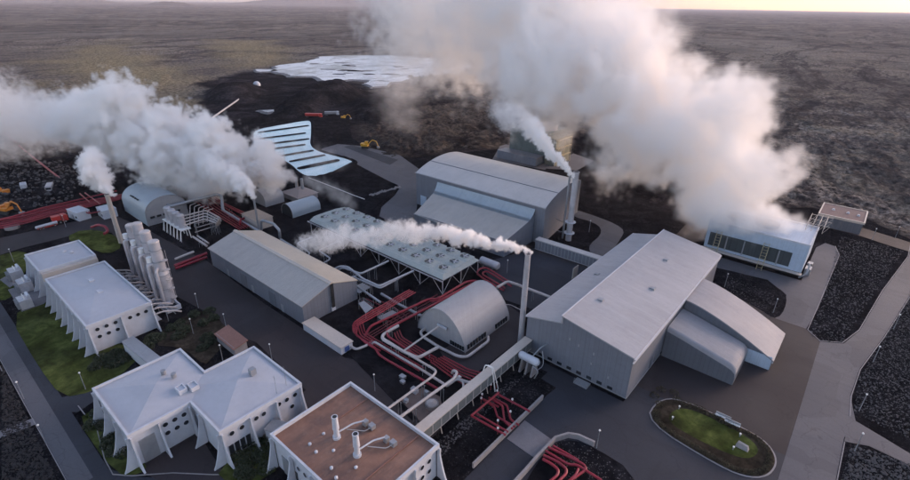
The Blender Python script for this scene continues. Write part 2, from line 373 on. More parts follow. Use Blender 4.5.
def hills(x, y):
    h = 0
    for (px, dist, w, hh) in ((25, 14000, 1500, 150), (50, 15500, 900, 260), (88, 11000, 500, 45), (170, 9000, 350, 50), (330, 16000, 2500, 170), (520, 9500, 420, 330), (545, 9900, 380, 300), (440, 15000, 2500, 240), (600, 12000, 260, 120)):
        d = FW*F_PX+RT*(px-455)+UP*(240-8); L = math.hypot(d.x, d.y); cx, cy = d.x/L*dist, d.y/L*dist
        h = h+mound(x, y, cx, cy, w, w*1.3, hh)
    return h
def terrain():
    cz = math.pi/2+YAW
    az = np.concatenate([np.linspace(-math.pi, -1.05, 60)[:-1], np.linspace(-1.05, 1.05, 760), np.linspace(1.05, math.pi, 60)[1:-1]])+cz
    rr = np.concatenate([np.linspace(12, 60, 8)[:-1], np.geomspace(60, 620, 560)[:-1], np.geomspace(620, 42000, 210)])
    R, A = np.meshgrid(rr, az, indexing='ij'); x = R*np.cos(A); y = R*np.sin(A)
    z = height(x, y)+hills(x, y)
    # spoil heaps of black scoria beyond the pools
    for a in MOUNDS:
        z = z+mound(x, y, *a)*(0.8+0.4*fbm(x/14, y/14, 4, 21))
    nr, na = R.shape
    co = np.stack([x, y, z], -1).reshape(-1, 3)
    i = np.arange(nr-1)[:, None]*na+np.arange(na)[None, :]
    j = np.arange(nr-1)[:, None]*na+((np.arange(na)+1) % na)[None, :]
    f = np.stack([i, i+na, j+na, j], -1).reshape(-1, 4)
    co = np.vstack([co, [[0, 0, -0.35]]]); c0 = len(co)-1
    me = D.meshes.new('lava_terrain')
    fs = f[:, ::1].tolist()+[[c0, k, (k+1) % na] for k in range(na)]
    me.from_pydata(co.tolist(), [], fs); me.update()
    me.polygons.foreach_set('use_smooth', [True]*len(me.polygons))
    o = D.objects.new('lava_terrain', me); C.objects.link(o)
    # colour zones: 0 lava/moss, 1 black scoria, 2 olive moss plain
    d1 = poly_dist(x, y, PLANT); zone = np.zeros(x.shape)
    zone = np.maximum(zone, 1-smooth(-4, 10, d1))
    for a in MOUNDS: zone = np.maximum(zone, smooth(0.05, 0.35, mound(x, y, a[0], a[1], a[2]*1.25, a[3]*1.25, 1.0, a[5] if len(a) > 5 else 0)))
    for pl in BLACKS: zone = np.maximum(zone, 1-smooth(-3, 14, poly_dist(x, y, pl)+(fbm(x/18, y/18, 3, 5)-0.5)*30))
    moss = np.zeros(x.shape)
    for pl in MOSSY: moss = np.maximum(moss, 1-smooth(-60, 50, poly_dist(x, y, pl)+(fbm(x/60, y/60, 4, 7)-0.5)*140))
    at = me.color_attributes.new('zone', 'FLOAT_COLOR', 'POINT')
    col = np.ones((len(co), 4)); col[:-1, 0] = zone.reshape(-1); col[:-1, 1] = moss.reshape(-1); col[:-1, 2] = (1-smooth(-5, 30, poly_dist(x, y, DARK_LAVA)+(fbm(x/25, y/25, 3, 9)-0.5)*40)).reshape(-1); col[-1] = (1, 0, 0, 1)
    at.data.foreach_set('color', col.reshape(-1))
    mt, nt, b, pos = newmat('lava_and_moss')
    va = nt.nodes.new('ShaderNodeVertexColor'); va.layer_name = 'zone'
    sp = nt.nodes.new('ShaderNodeSeparateColor'); nt.links.new(va.outputs[0], sp.inputs[0])
    n1 = noise(nt, pos, 0.16, 9, 0.72, 0.6); n2 = noise(nt, pos, 0.02, 7, 0.62); n3 = noise(nt, pos, 0.0022, 6, 0.6)
    nb = noise(nt, pos, 0.28, 8, 0.75, 0.3); lava = ramp(nt, nb, [(0.40, (0.022, 0.019, 0.02)), (0.5, (0.155, 0.132, 0.115)), (0.62, (0.38, 0.325, 0.28))])
    moss_c = ramp(nt, nb, [(0.36, (0.04, 0.034, 0.025)), (0.5, (0.22, 0.186, 0.148)), (0.64, (0.37, 0.315, 0.255))])
    base = mix(nt, ramp(nt, n2, [(0.44, (0, 0, 0)), (0.56, (0.85,)*3)]), lava, moss_c)
    base = mix(nt, ramp(nt, n3, [(0.46, (0, 0, 0)), (0.54, (0.5,)*3)]), base, (0.085, 0.074, 0.07))
    stn = nt.nodes.new('ShaderNodeMapping'); stn.inputs['Rotation'].default_value = (0, 0, 0.6); stn.inputs['Scale'].default_value = (0.6, 0.25, 1); nt.links.new(pos, stn.inputs[0])
    base = mix(nt, ramp(nt, noise(nt, stn.outputs[0], 0.012, 8, 0.65, 1.2), [(0.52, (0, 0, 0)), (0.6, (0.5,)*3)]), base, (0.06, 0.052, 0.051))
    base = mix(nt, ramp(nt, noise(nt, stn.outputs[0], 0.005, 6, 0.6, 0.8), [(0.5, (0, 0, 0)), (0.62, (0.35,)*3)]), base, (0.24, 0.22, 0.19))
    for sc_, off_ in ((0.0035, 0.5), (0.009, 0.47)):
        base = mix(nt, ramp(nt, noise(nt, stn.outputs[0], sc_, 9, 0.6, 1.6), [(off_-0.022, (0, 0, 0)), (off_, (0.75,)*3), (off_+0.022, (0, 0, 0))]), base, (0.035, 0.03, 0.032))
    base = mix(nt, sp.outputs[1], base, ramp(nt, nb, [(0.36, (0.07, 0.057, 0.04)), (0.6, (0.33, 0.27, 0.17))]))
    base = mix(nt, sp.outputs[2], base, mix(nt, 1.0, base, (0.42, 0.41, 0.43), 'MULTIPLY'))
    blk = ramp(nt, noise(nt, pos, 0.5, 8, 0.75), [(0.36, (0.007, 0.007, 0.0085)), (0.66, (0.027, 0.025, 0.028))])
    blk = mix(nt, 1.0, blk, ramp(nt, noise(nt, pos, 0.035, 7, 0.7, 1.0), [(0.4, (0.7, 0.7, 0.7)), (0.52, (1.3, 1.25, 1.25)), (0.64, (3.0, 2.8, 2.7))]), 'MULTIPLY')
    base = mix(nt, sp.outputs[0], base, blk)
    nt.links.new(base, b.inputs['Base Color']); b.inputs['Roughness'].default_value = 0.97
    b.inputs['Specular IOR Level'].default_value = 0.0
    bump(nt, b, n1, 1.0, 2.2)
    me.materials.append(mt); tag(o, kind='structure')
MOUNDS = []; BLACKS = []; MOSSY = []; DARK_LAVA = [tuple(q[:2]) for q in P([(318, 126), (360, 108), (430, 98), (520, 112), (560, 140), (545, 165), (330, 152)])]
def mnd(px, py, rx, ry, h, rot=0.7): q = pix(px, py); MOUNDS.append((q.x, q.y, rx, ry, h, rot))
mnd(235, 92, 75, 28, 9, 2.6); mnd(330, 96, 70, 40, 13, 2.4); mnd(300, 108, 45, 25, 7, 2.4); mnd(375, 108, 60, 26, 6, 2.4)
BLACKS.append([tuple(q[:2]) for q in P([(560, 165), (575, 135), (640, 120), (720, 180), (725, 245), (640, 250), (590, 230)])])
BLACKS.append([tuple(q[:2]) for q in P([(-20, 168), (60, 160), (100, 150), (150, 150), (150, 200), (110, 215), (-20, 240)])])
BLACKS.append([tuple(q[:2]) for q in P([(205, 112), (205, 80), (250, 72), (330, 78), (400, 100), (420, 118), (330, 125), (300, 160), (250, 160), (200, 135)])])
MOSSY.append([tuple(q[:2]) for q in P([(30, 60), (110, 40), (170, 62), (205, 85), (200, 108), (120, 95), (60, 85)])])
MOSSY.append([tuple(q[:2]) for q in P([(215, 40), (270, 40), (300, 62), (225, 72)])])
terrain()

# ------------------------------------------------------------------ site ground
struct('plant_ground', MB().prism([(p[0], p[1]) for p in PLANT], -0.6, 0.0), 'gravel')
LAYER = [0.004]
def sheet(name, poly, mat, thick=0.0, kerb=None, kerb_name='kerb'):
    LAYER[0] += 0.004; z = LAYER[0]+thick
    o = struct(name, MB().prism(poly, -0.05, z), mat)
    if kerb:
        q = inset(poly, -kerb)
        struct(kerb_name, ring(MB(), q, kerb, -0.05, 0.12), 'concrete')
    return o
# left service road and the darker lane beside it
sheet('left_road_shoulder', [(-262, 3.5), (-56, 3.5), (-56, -60), (-40, -60), (-40, 22), (-62, 27), (-74, 23.5), (-80, 17), (-86, 12.2), (-92, 9.3), (-262, 9.3)], 'asph_dark')
sheet('left_road', [(-262, 3.5), (-92, 3.5), (-92, 6.8), (-262, 6.8)], 'asph_road')
sheet('left_path', [(-118, 3.5), (-128, -60), (-125, -60), (-115.5, 3.5)], 'pale_slab')
# central yard
yard = P([(0, 238), (60, 225), (110, 213), (150, 231), (180, 248), (207, 261), (265, 304), (305, 330), (345, 358), (370, 362), (400, 385), (440, 430), (425, 445), (350, 383), (271, 432), (260, 425), (306, 390),
          (256, 342), (233, 335), (218, 318), (195, 306), (168, 292), (125, 248), (112, 233), (90, 230), (66, 237), (22, 248), (0, 255)])
sheet('central_yard', yard, 'asph_yard')
sheet('court_beside_offices', [(-95.5, 13), (-95.5, 24), (-87, 24.2), (-75, 23), (-70, 17), (-88, 13)], 'asph_yard')
sheet('lawn_road', P([(60, 398), (95, 388), (96, 400), (78, 412), (70, 412)]), 'asph_dark')
# right-hand roads and yards
sheet('front_yard', [(-40, 36), (-40, 84), (-44, 84.5), (-44, 88), (-53, 88), (-53, 90.5), (-26, 90.5), (-26, 104), (4.5, 104), (4.5, 40), (-8, 36)], 'asph_dark')
sheet('hall_side_yard', [(-25.9, 97.6), (4.45, 97.6), (4.4, 147), (0.6, 151.2), (-7, 151.3), (-14.4, 155.4), (-18, 172), (-25.9, 172)], 'asph_yard')
sheet('cooling_tower_yard', [(-37, 171.5), (-13.5, 175.2), (-7, 168.4), (-6.2, 161), (-7, 151.3), (0.6, 151.2), (1.6, 165), (2.5, 213.5), (0.5, 221), (-3, 222), (-5, 215), (-5, 182), (-37, 182)], 'asph_road')
sheet('east_road', [(4.5, -40), (13, -40), (12.8, 97), (12.9, 111), (14.3, 118), (12.6, 127), (13.4, 140), (17.2, 161), (22.3, 194), (30, 245), (22.2, 245), (21.5, 229), (15.8, 192), (12.1, 160.6), (9.3, 150), (4.4, 146.8), (4.5, 100)], 'asph_road')
sheet('side_road', [(13.2, 118.6), (19.3, 116.3), (60, 100), (60, 96), (23.4, 111), (17, 111.6), (13, 109.7)], 'asph_road')
sheet('yard_behind_works', P([(468, 274), (487, 262), (541, 246), (604, 266), (560, 306), (532, 309), (505, 300), (490, 281)]), 'asph_dark')
sheet('yard_by_middle_building', chaikin(P([(314, 151), (345, 142), (420, 160), (418, 206), (412, 222), (396, 224), (374, 214), (401, 190), (396, 183), (334, 160)]), 1), 'asph_road')
sheet('serpent_path', chaikin(PZ(Z(560, 170, 5.33), [(60, 205), (200, 250), (300, 290), (345, 325), (320, 370), (280, 430), (240, 500), (190, 480), (155, 430), (160, 395), (215, 350), (220, 310), (180, 280), (60, 245)]), 1), 'asph_road')
sheet('tower_path', PZ(Z(560, 170, 5.33), [(600, 365), (715, 245), (800, 250), (760, 380), (700, 385)]), 'asph_yard')
sheet('lot_by_cooling_block', PZ(Z(500, 110, 4.365), [(190, 255), (320, 190), (410, 222), (335, 265)]), 'asph_road')
sheet('lot_behind_middle_building', P([(492, 160), (500, 146), (512, 143), (560, 150), (545, 170)]), 'asph_road')
sheet('gravel_island', chaikin(P([(716, 268), (745, 274), (776, 286), (789, 297), (779, 322), (758, 308), (735, 296), (716, 296)]), 2), 'gravel')
sheet('dark_pad', P([(344, 147), (352, 145), (398, 160), (390, 165)]), 'asph_dark')
sheet('pump_yard', P([(820, 226), (860, 236), (890, 246), (910, 252), (912, 243), (862, 228), (858, 220)]), 'asph_yard')
# gravel beds, lawns
sheet('grass_verge_by_offices', chaikin(P([(10, 318), (38, 300), (62, 300), (85, 333), (145, 352), (118, 378), (92, 392), (62, 398), (38, 366)]), 1), 'grass')
sheet('grass_by_switchyard', chaikin(P([(-14, 262), (0, 255), (24, 250), (32, 262), (18, 282), (12, 300), (-14, 300)]), 1), 'grass')
sheet('grass_by_stacks', chaikin(P([(64, 238), (84, 229), (112, 233), (124, 246), (108, 255), (86, 247)]), 1), 'grass')
sheet('office_garden', chaikin(P([(77, 420), (96, 408), (122, 440), (148, 464), (142, 474), (116, 476)]), 1), 'grass')
sheet('office_side_garden', chaikin(P([(212, 482), (236, 452), (275, 428), (285, 440), (272, 482)]), 1), 'grass')
sheet('garden_behind_offices', chaikin(P([(150, 345), (172, 322), (206, 308), (222, 322), (232, 336), (212, 358), (204, 366), (184, 348)]), 1), 'soil')
sheet('front_gravel_bed', chaikin(P([(424, 452), (505, 384), (530, 372), (556, 388), (436, 482), (410, 482)]), 0), 'gravel')
sheet('pipe_pit_gravel', chaikin(PZ(Z(420, 370, 4.136), [(495, 368), (560, 298), (640, 290), (722, 322), (880, 420), (900, 560), (380, 560)]), 1), 'gravel_black')
sheet('pipe_bridge_slab', [(-39.6, 64.6), (-39.6, 71.2), (-32.5, 70.4), (-32.3, 64.2)], 'pale_slab')
sheet('black_bed_by_pools', P([(300, 188), (318, 179), (340, 168), (352, 162), (398, 186), (372, 211), (392, 226), (345, 212), (300, 215)]), 'gravel_black')
sheet('works_gravel', P([(340, 345), (262, 240), (225, 228), (240, 210), (330, 205), (478, 262), (505, 300), (524, 312), (526, 345), (440, 412), (412, 420)]), 'gravel_black')
sheet('works_floor', P([(440, 352), (508, 305), (526, 318), (520, 340), (468, 380), (452, 372)]), 'asph_yard')
oval = chaikin(PZ(Z(620, 360, 3.138), [(82, 192), (118, 128), (190, 122), (400, 222), (462, 262), (492, 315), (468, 360), (410, 370), (320, 338)]), 2)
sheet('oval_bed', oval, 'soil', kerb=0.3)
sheet('oval_lawn', chaikin(PZ(Z(620, 360, 3.138), [(140, 190), (180, 148), (250, 165), (390, 235), (440, 280), (415, 312), (360, 305), (240, 250)]), 2), 'grass')
for nm, pl in (('kerb', [(-262, 3.3), (-92, 3.3), (-92, 3.45), (-262, 3.45)]),):
    struct(nm, MB().prism(pl, -0.05, 0.12), 'concrete')
def edge_kerb(pts, w=0.18, h=0.1):
    mb = MB()
    for a, b in zip(pts, pts[1:]):
        a = Vector((a[0], a[1])); b = Vector((b[0], b[1])); mb.obox((a+b)/2, b-a, (b-a).length+w*0.6, w, -0.05, h)
        h += 0.0005
    struct('kerb', mb, 'concrete')
edge_kerb([(-115, 10.8), (-104, 11.1), (-95, 9.6), (-90, 9.4), (-87, 11.6), (-82, 16.8), (-76, 21.5), (-71, 26)])
edge_kerb([(13.2, -40), (13, 97), (13.1, 109.5)]); edge_kerb([(13.2, 119), (12.8, 127), (13.6, 140), (17.4, 161), (22.5, 194), (30.2, 245)])
edge_kerb([(21.9, 245), (21.3, 229), (15.6, 192), (11.9, 160.6), (9.0, 150.3), (4.3, 147.2), (1, 151), (1.4, 165), (2.3, 213), (.3, 221.3)])


# ------------------------------------------------------------------ building helpers
def disc_window(mb_list, par, c, axis, sgn, r=0.48):
    """porthole on a wall: rim and pane; axis 0 -> wall normal along x, 1 -> along y"""
    n = Vector((sgn, 0, 0)) if axis == 0 else Vector((0, sgn, 0)); c = Vector(c)
    w = MB().cone(c-n*0.02, c+n*0.09, r*1.22, r*1.18, 16, 0).build('window', 'white', par)
    p = MB().cone(c+n*0.05, c+n*0.10, r, r, 16).build('pane', 'glass', w); p.matrix_parent_inverse = Matrix(); return w
def fin(mb, p, n, h, t=0.4, foot=2.4):
    """flared buttress: p on the wall line, n outward unit vector"""
    p = Vector((p[0], p[1])); n = Vector((n[0], n[1])).normalized(); s = Vector((-n.y, n.x))*t/2
    prof = [(-0.1, 0), (foot, 0), (foot*0.8, 0.9), (foot*0.62, 2.1), (foot*0.44, 3.6), (foot*0.29, 5.2), (foot*0.22, h-1.2), (foot*0.26, h+0.15), (-0.1, h+0.15)]
    L = [(p+n*d+s, z) for d, z in prof]; R = [(p+n*d-s, z) for d, z in prof]; k = len(prof)
    vs = [(a.x, a.y, z) for a, z in L]+[(a.x, a.y, z) for a, z in R]
    mb.add(vs, [tuple(range(k)), tuple(range(k, 2*k))[::-1]]+[(i, i+k, (i+1) % k+k, (i+1) % k) for i in range(k)])
    return mb
def hip(mb, u0, u1, v0, v1, z, rise, mi=0, ap=None):
    cx, cy = ap if ap else ((u0+u1)/2, (v0+v1)/2)
    mb.add([(u0, v0, z), (u1, v0, z), (u1, v1, z), (u0, v1, z), (cx, cy, z+rise)], [(0, 1, 4), (1, 2, 4), (2, 3, 4), (3, 0, 4)], mi)
    return mb
def rooflight(par, x, y, z, name='roof_vent'):
    m_ = MB().box(x-0.7, x+0.7, y-0.5, y+0.5, z, z+0.35); m_.cone((x, y, z+0.35), (x, y, z+0.6), 0.35, 0.3, 10)
    return m_.build(name, 'white', par)

# ---- white office blocks with flared buttresses
def office(name, label, outline, H, roofs, fins, ports, doors=(), bands=(), roofmat='white_roof', cap='white'):
    c = outline[0]
    t = thing(name, label, 'building', (c[0], c[1], 0))
    MB().prism(inset(outline, 0.45), -0.05, H-0.62).build('wall', 'white', t)
    rb = MB()
    for r in roofs: hip(rb, *r)
    rb.build('roof', roofmat, t)
    ring(MB(), outline, 0.42, H-0.7, H+0.32).build('parapet', cap, t)
    for p, n in fins: fin(MB(), p, n, H-0.7, 0.34).build('buttress', 'white', t)
    for c_, ax, sg in ports: disc_window(None, t, c_, ax, sg)
    for (x0, x1, y0, y1, z0, z1, mt) in doors: MB().box(x0, x1, y0, y1, z0, z1).build('door', mt, t)
    for (x0, x1, y0, y1, z0, z1) in bands: MB().box(x0, x1, y0, y1, z0, z1).build('window', 'glass', t)
    return t
def fins_v(u0, u1, n, v): return [((u0+(u1-u0)*i/(n-1), v), (0, -1)) for i in range(n)]
def fins_u(v0, v1, n, u): return [((u, v0+(v1-v0)*i/(n-1)), (1, 0)) for i in range(n)]
H = 8.0
# A: small far block
tA = office('office_block', 'small white block with sloping buttresses next to the switchyard, farthest from the rusty roof', [(-189.5, 19.3), (-173.5, 19.3), (-173.5, 33.8), (-189.5, 33.8)], H,
       [(-189, -174, 19.8, 33.3, H-0.1, 0.5)], fins_v(-189, -174, 4, 19.5)+fins_u(19.8, 33.4, 3, -173.7), [])
MB().box(-173.4, -171.9, 19.6, 33.6, 0, 7.6).build('link_wing', 'cream', tA)
MB().box(-171.6, -167.6, 20.2, 33.2, 0, 6.4).build('link_wing', 'cream', tA)
for x in (-183, -180.5): rooflight(tA, x, 28+(x+183)*0.5, H+0.25)
# B: long block
pB = [((-132.6, 21.3+i*2.0, z), 0, 1) for i in range(3) for z in (4.1, 6.2)]+[((-132.6, 28.6+i*1.9, 6.0), 0, 1) for i in range(3)]
tB = office('office_block', 'long white block with a row of sloping buttresses facing the lawn', [(-167, 19.2), (-132.2, 19.2), (-132.2, 34.2), (-167, 34.2)], H,
       [(-166.5, -132.7, 19.7, 33.7, H-0.1, 0.7)], fins_v(-166.6, -132.8, 8, 19.4)+fins_u(19.5, 33.9, 3, -132.4)+[((-160+6*i, 34), (0, 1)) for i in range(5)], pB)
for x, y in ((-156, 27.5), (-147.5, 27)):
    MB().box(x-0.9, x+0.9, y-0.6, y+0.6, H+0.3, H+0.75).build('roof_hatch', 'white', tB)
# C: two hipped squares joined at a corner
oC = [(-106.8, 13.0), (-87.9, 13.0), (-87.9, 24.3), (-76.3, 24.3), (-76.3, 42.0), (-95.1, 42.0), (-95.1, 30.6), (-106.8, 30.6)]
ports = [((-88.3, 19.3+i*1.75, z), 0, 1) for i in range(3) for z in (3.9, 6.0)]
ports += [((-76.7, v, 6.0), 0, 1) for v in (26.6, 28.6, 31.6, 33.2, 36.6, 38.4)]+[((-76.7, 39.3, 3.6), 0, 1), ((-76.7, 40.3, 6.0), 0, 1)]
tC = office('office_block', 'white twin-square office block with two shallow pyramid roofs', oC, H,
       [(-106.3, -88.3, 13.5, 30.1, H-0.12, 1.3), (-94.7, -76.8, 24.8, 41.5, H-0.1, 1.3)],
       fins_v(-106.4, -88.3, 4, 13.2)+[((-88.1, 13.4), (1, 0)), ((-88.1, 18.2), (1, 0)), ((-88.1, 23.9), (1, 0))]+fins_v(-84.5, -76.7, 2, 24.5)+fins_u(24.7, 41.6, 4, -76.5), ports,
       doors=[(-88.5, -88.2, 14.4, 17.2, 0, 5.6, 'steel')],
       bands=[(-76.9, -76.62, 25.5+i*1.15, 26.4+i*1.15, 0.8, 3.4) for i in range(4)])
for x, y in ((-99.5, 24.2), (-96.9, 25.2)): MB().cone((x, y, H+1.0), (x, y, H+1.9), 0.5, 0.5, 12).build('roof_vent', 'steel', tC)
for x, y in ((-92.3, 24.6), (-91.4, 26.6)):
    q = ring(MB(), [(x-1.1, y-0.8), (x+1.1, y-0.8), (x+1.1, y+0.8), (x-1.1, y+0.8)], 0.2, H+0.3, H+1.3); q.box(x-0.9, x+0.9, y-0.6, y+0.6, H+0.3, H+1.0); q.build('roof_hatch', 'white', tC)
MB().box(-86.3, -85.1, 35.9, 37.1, H+0.9, H+2.3).build('roof_vent', 'steel', tC)
MB().cone((-77.6, 37, H-0.5), (-77.6, 37, H+4.6), 0.05, 0.03, 6).tube([(-78.2, 37, H+4), (-77, 37, H+4)], 0.03, 5).build('antenna', 'steel', tC)
MB().cone((-78.2, 39.6, H), (-78.2, 39.6, H+5), 0.06, 0.03, 6).build('antenna', 'steel', tC)
# D: rusty roofed block
oD = [(-69, 30.2), (-44, 30.2), (-44, 49.0), (-69, 49.0)]
pD = [((-44.4, v, z), 0, 1) for v in (31.8, 33.8, 35.8, 38.4, 40.2, 43, 44.8, 46.6) for z in (3.2, 5.7)]+[((u, 30.6, 5.2), 1, -1) for u in (-61, -59, -55, -53)]
tD = office('office_block', 'white block with rusty brown flat roof, two short stacks and buttresses', oD, H,
       [(-68.6, -44.4, 30.6, 48.6, H-0.45, 0.35)], fins_v(-68.7, -44.3, 5, 30.4)+fins_u(30.4, 48.8, 4, -44.2), pD,
       doors=[(-66.5, -64, 30.5, 30.62, 0, 4.4, 'steel'), (-63.3, -61.8, 30.5, 30.62, 1.2, 3.4, 'glass')], roofmat='rust_roof')
for x, y in ((-59.4, 38.0), (-53.5, 37.9)):
    s_ = MB().cone((x, y, H-0.3), (x, y, H+0.3), 0.75, 0.75, 14).cone((x, y, H+0.3), (x, y, H+2.1), 0.5, 0.5, 14).cone((x, y, H+2.1), (x, y, H+4.7), 0.62, 0.52, 14)
    s_.cone((x, y, H+4.7), (x, y, H+4.95), 0.58, 0.58, 14); s_.cone((x, y, H+4.951), (x, y, H+4.96), 0.42, 0.42, 14, 1)
    st = s_.build('stack', ['white', 'dark'], tD)
    MB().tube([(x, y, H+0.9), (x+0.4, y+3.4, H+0.9), (x+1.5, y+5.4, H+0.9), (x+1.5, y+5.4, H+0.1)], 0.16, 8, bend=0.4).build('pipe', 'white', tD)
    MB().box(x+1.2, x+2.1, y+5.0, y+5.9, H-0.1, H+1.0).box(x+2.6, x+3.7, y+5.2, y+6.2, H-0.1, H+0.8).build('air_unit', 'steel', tD)
    MB().tube([(x+0.2, y+2.2, H+0.3), (x+3.0, y+4.1, H+0.3), (x+3.4, y+5.4, H+0.5)], 0.09, 6, bend=0.3).build('pipe', 'pipe_pale', tD)
for x, y in ((-61.9, 33.9), (-59.6, 33.6), (-54.8, 33.3), (-52.6, 32.6), (-51.7, 36.1), (-57.5, 35.8), (-62.0, 37.0)):
    MB().cone((x, y, H-0.4), (x, y, H-0.05), 0.3, 0.3, 12).cone((x, y, H-0.05), (x, y, H+0.12), 0.3, 0.1, 12).build('roof_vent', 'white', tD)
MB().box(-63, -62.85, 40, 48.4, H-0.25, H-0.12).build('roof_seam', 'tin_rust', tD)
MB().box(-48.6, -48.45, 31, 48.4, H-0.25, H-0.12).build('roof_seam', 'tin_rust', tD)

# ---- gallery corridors between the offices
def corridor(name, label, p0, p1, w, z0, z1, rmat, wmat, cat='walkway'):
    p0, p1 = Vector(p0), Vector(p1); ax = (p1-p0); L = ax.length; c = (p0+p1)/2
    t = thing(name, label, cat, (p0.x, p0.y, 0))
    MB().obox(c, ax, L, w, z0, z1).build('wall', wmat, t); MB().obox(c, ax, L+0.1, w+0.5, z1, z1+0.18).build('roof', rmat, t)
    return t
corridor('covered_walkway', 'grey roofed walkway between the long white block and the twin-square block', pix(127, 338, 4).xy, pix(160, 364, 4).xy, 2.4, 0, 3.6, 'steel', 'white')
corridor('covered_walkway', 'low covered walkway between the twin-square block and the rusty-roofed block', (-76.0, 33.5), (-69.2, 36.3), 2.6, 0, 3.4, 'steel', 'white')

# ---- turbine hall at right, with wings
tH = thing('turbine_hall', 'huge grey-blue hall with stepped pale roof, largest building of the plant', 'building', (-52.5, 91, 0))
U0, U1, V0, V1 = -52.6, -25.8, 91.0, 156.5
prof = [(U0, 10.9), (-43.4, 13.2), (-43.4, 15.0), (U1, 12.2)]
def extr_v(mb, prof, v0, v1, mi=0, close=True):
    n = len(prof); vs = [(u, v0, z) for u, z in prof]+[(u, v1, z) for u, z in prof]
    fs = [(i, (i+1) % n, (i+1) % n+n, i+n) for i in range(n if close else n-1)]
    if close: fs += [tuple(range(n))[::-1], tuple(range(n, 2*n))]
    return mb.add(vs, fs, mi)
def extr_u(mb, prof, u0, u1, mi=0, close=True):
    n = len(prof); vs = [(u0, v, z) for v, z in prof]+[(u1, v, z) for v, z in prof]
    fs = [(i, (i+1) % n, (i+1) % n+n, i+n) for i in range(n if close else n-1)]
    if close: fs += [tuple(range(n))[::-1], tuple(range(n, 2*n))]
    return mb.add(vs, fs, mi)
wp = [(U0, 0.9), (U0, 10.6), (-43.4, 12.9), (-43.2, 12.9), (-43.2, 14.7), (U1, 11.8), (U1, 0.9)]
extr_v(MB(), wp, V0, V1).build('wall', 'clad_wall', tH)
MB().box(U0+0.5, U1-0.5, V0+0.5, V1-0.5, -0.1, 0.88).build('plinth', 'dark', tH)
extr_v(MB(), [(U0-0.3, 10.55), (U0-0.3, 10.85), (-43.42, 13.2), (-43.42, 12.92)], V0-0.3, V1+0.3).build('roof', 'roof_hall', tH)
extr_v(MB(), [(-43.38, 13.0), (-43.38, 15.05), (U1+0.2, 12.15), (U1+0.2, 11.85), (-43.0, 14.74), (-43.0, 13.0)], V0-0.3, V1+0.3).build('roof', 'roof_hall', tH)
MB().box(-43.6, -43.32, V0-0.3, V1+0.3, 15.06, 15.16).build('ridge_trim', 'white', tH)
MB().box(U0-0.42, U0-0.31, V0-0.3, V1+0.3, 10.5, 10.95).build('gutter', 'white', tH)
MB().box(U1+0.21, U1+0.5, V0-0.3, V1+0.3, 11.55, 11.95).build('gutter', 'white', tH)
MB().box(U1+0.02, U1+0.35, V0-0.3, V1+0.3, 10.6, 10.85).build('gutter', 'white', tH)
for u_, v_ in ((-40, 104), (-36, 138), (-48.5, 120), (-33, 120)):
    z_ = 10.85+(u_-U0)*0.255 if u_ < -43.4 else 15.0-(u_+43.4)*0.16
    MB().box(u_-0.6, u_+0.6, v_-0.6, v_+0.6, z_-0.1, z_+0.45).build('roof_vent', 'steel', tH)
MB().box(U0-0.15, U1+0.15, V0-0.16, V0-0.02, 0.75, 0.95).build('base_trim', 'steel', tH)
MB().box(U1+0.02, U1+0.16, V0, 112, 0.75, 0.95).build('base_trim', 'steel', tH)
for i in range(8): MB().box(-48.5+i*2.6, -47.3+i*2.6, V0-0.12, V0-0.01, 1.2, 1.9).build('window', 'glass', tH)
for i, (x, z) in enumerate(((-38.6, 8.7), (-34.8, 8.2), (-35, 5.4), (-30.6, 3.8), (-41, 9.3))):
    MB().box(x, x+0.35, V0-0.14, V0-0.01, z, z+0.7).build('bracket', 'steel', tH)
lp = MB().obox((-35.8, 89.6), (1, 0), 3.4, 2.0, 0.0, 0.5); lp.bar((-37.4, 88.7, 0.5), (-37.4, 88.7, 1.5), 0.05).bar((-34.2, 88.7, 0.5), (-34.2, 88.7, 1.5), 0.05).bar((-37.4, 88.7, 1.5), (-34.2, 88.7, 1.5), 0.05)
lp.build('landing', 'steel', tH)
for v in (104.5, 107.5): MB().box(U1+0.01, U1+0.12, v, v+1.6, 0.95, 3.4).build('door', 'clad_dark', tH)
# long curved wing
cur = [(-25.5+22.3*i/20, 11.25-8.15*(i/20)**1.45) for i in range(21)]
VW0, VW1 = 124.2, 139.2
extr_v(MB(), [(-25.5, 0)]+[(u, z-0.35) for u, z in cur[:-1]]+[(-3.5, 2.8), (-3.5, 0)], VW0+0.3, VW1-0.3).build('wing_wall', 'clad_dark', tH)
extr_v(MB(), [(u, z) for u, z in cur]+[(u, z-0.32) for u, z in cur[::-1]], VW0, VW1).build('wing_roof', 'roof_hall_x', tH)
MB().box(-3.45, -3.2, VW0, VW1, 2.35, 2.8).build('wing_fascia', 'white', tH)
MB().box(-9.2, -3.6, VW0+0.14, VW0+0.28, 0.1, 4.4-0.6).build('wing_lit_wall', 'sky_blue', tH)  # lit end of the shaded wing wall, light put into paler blue
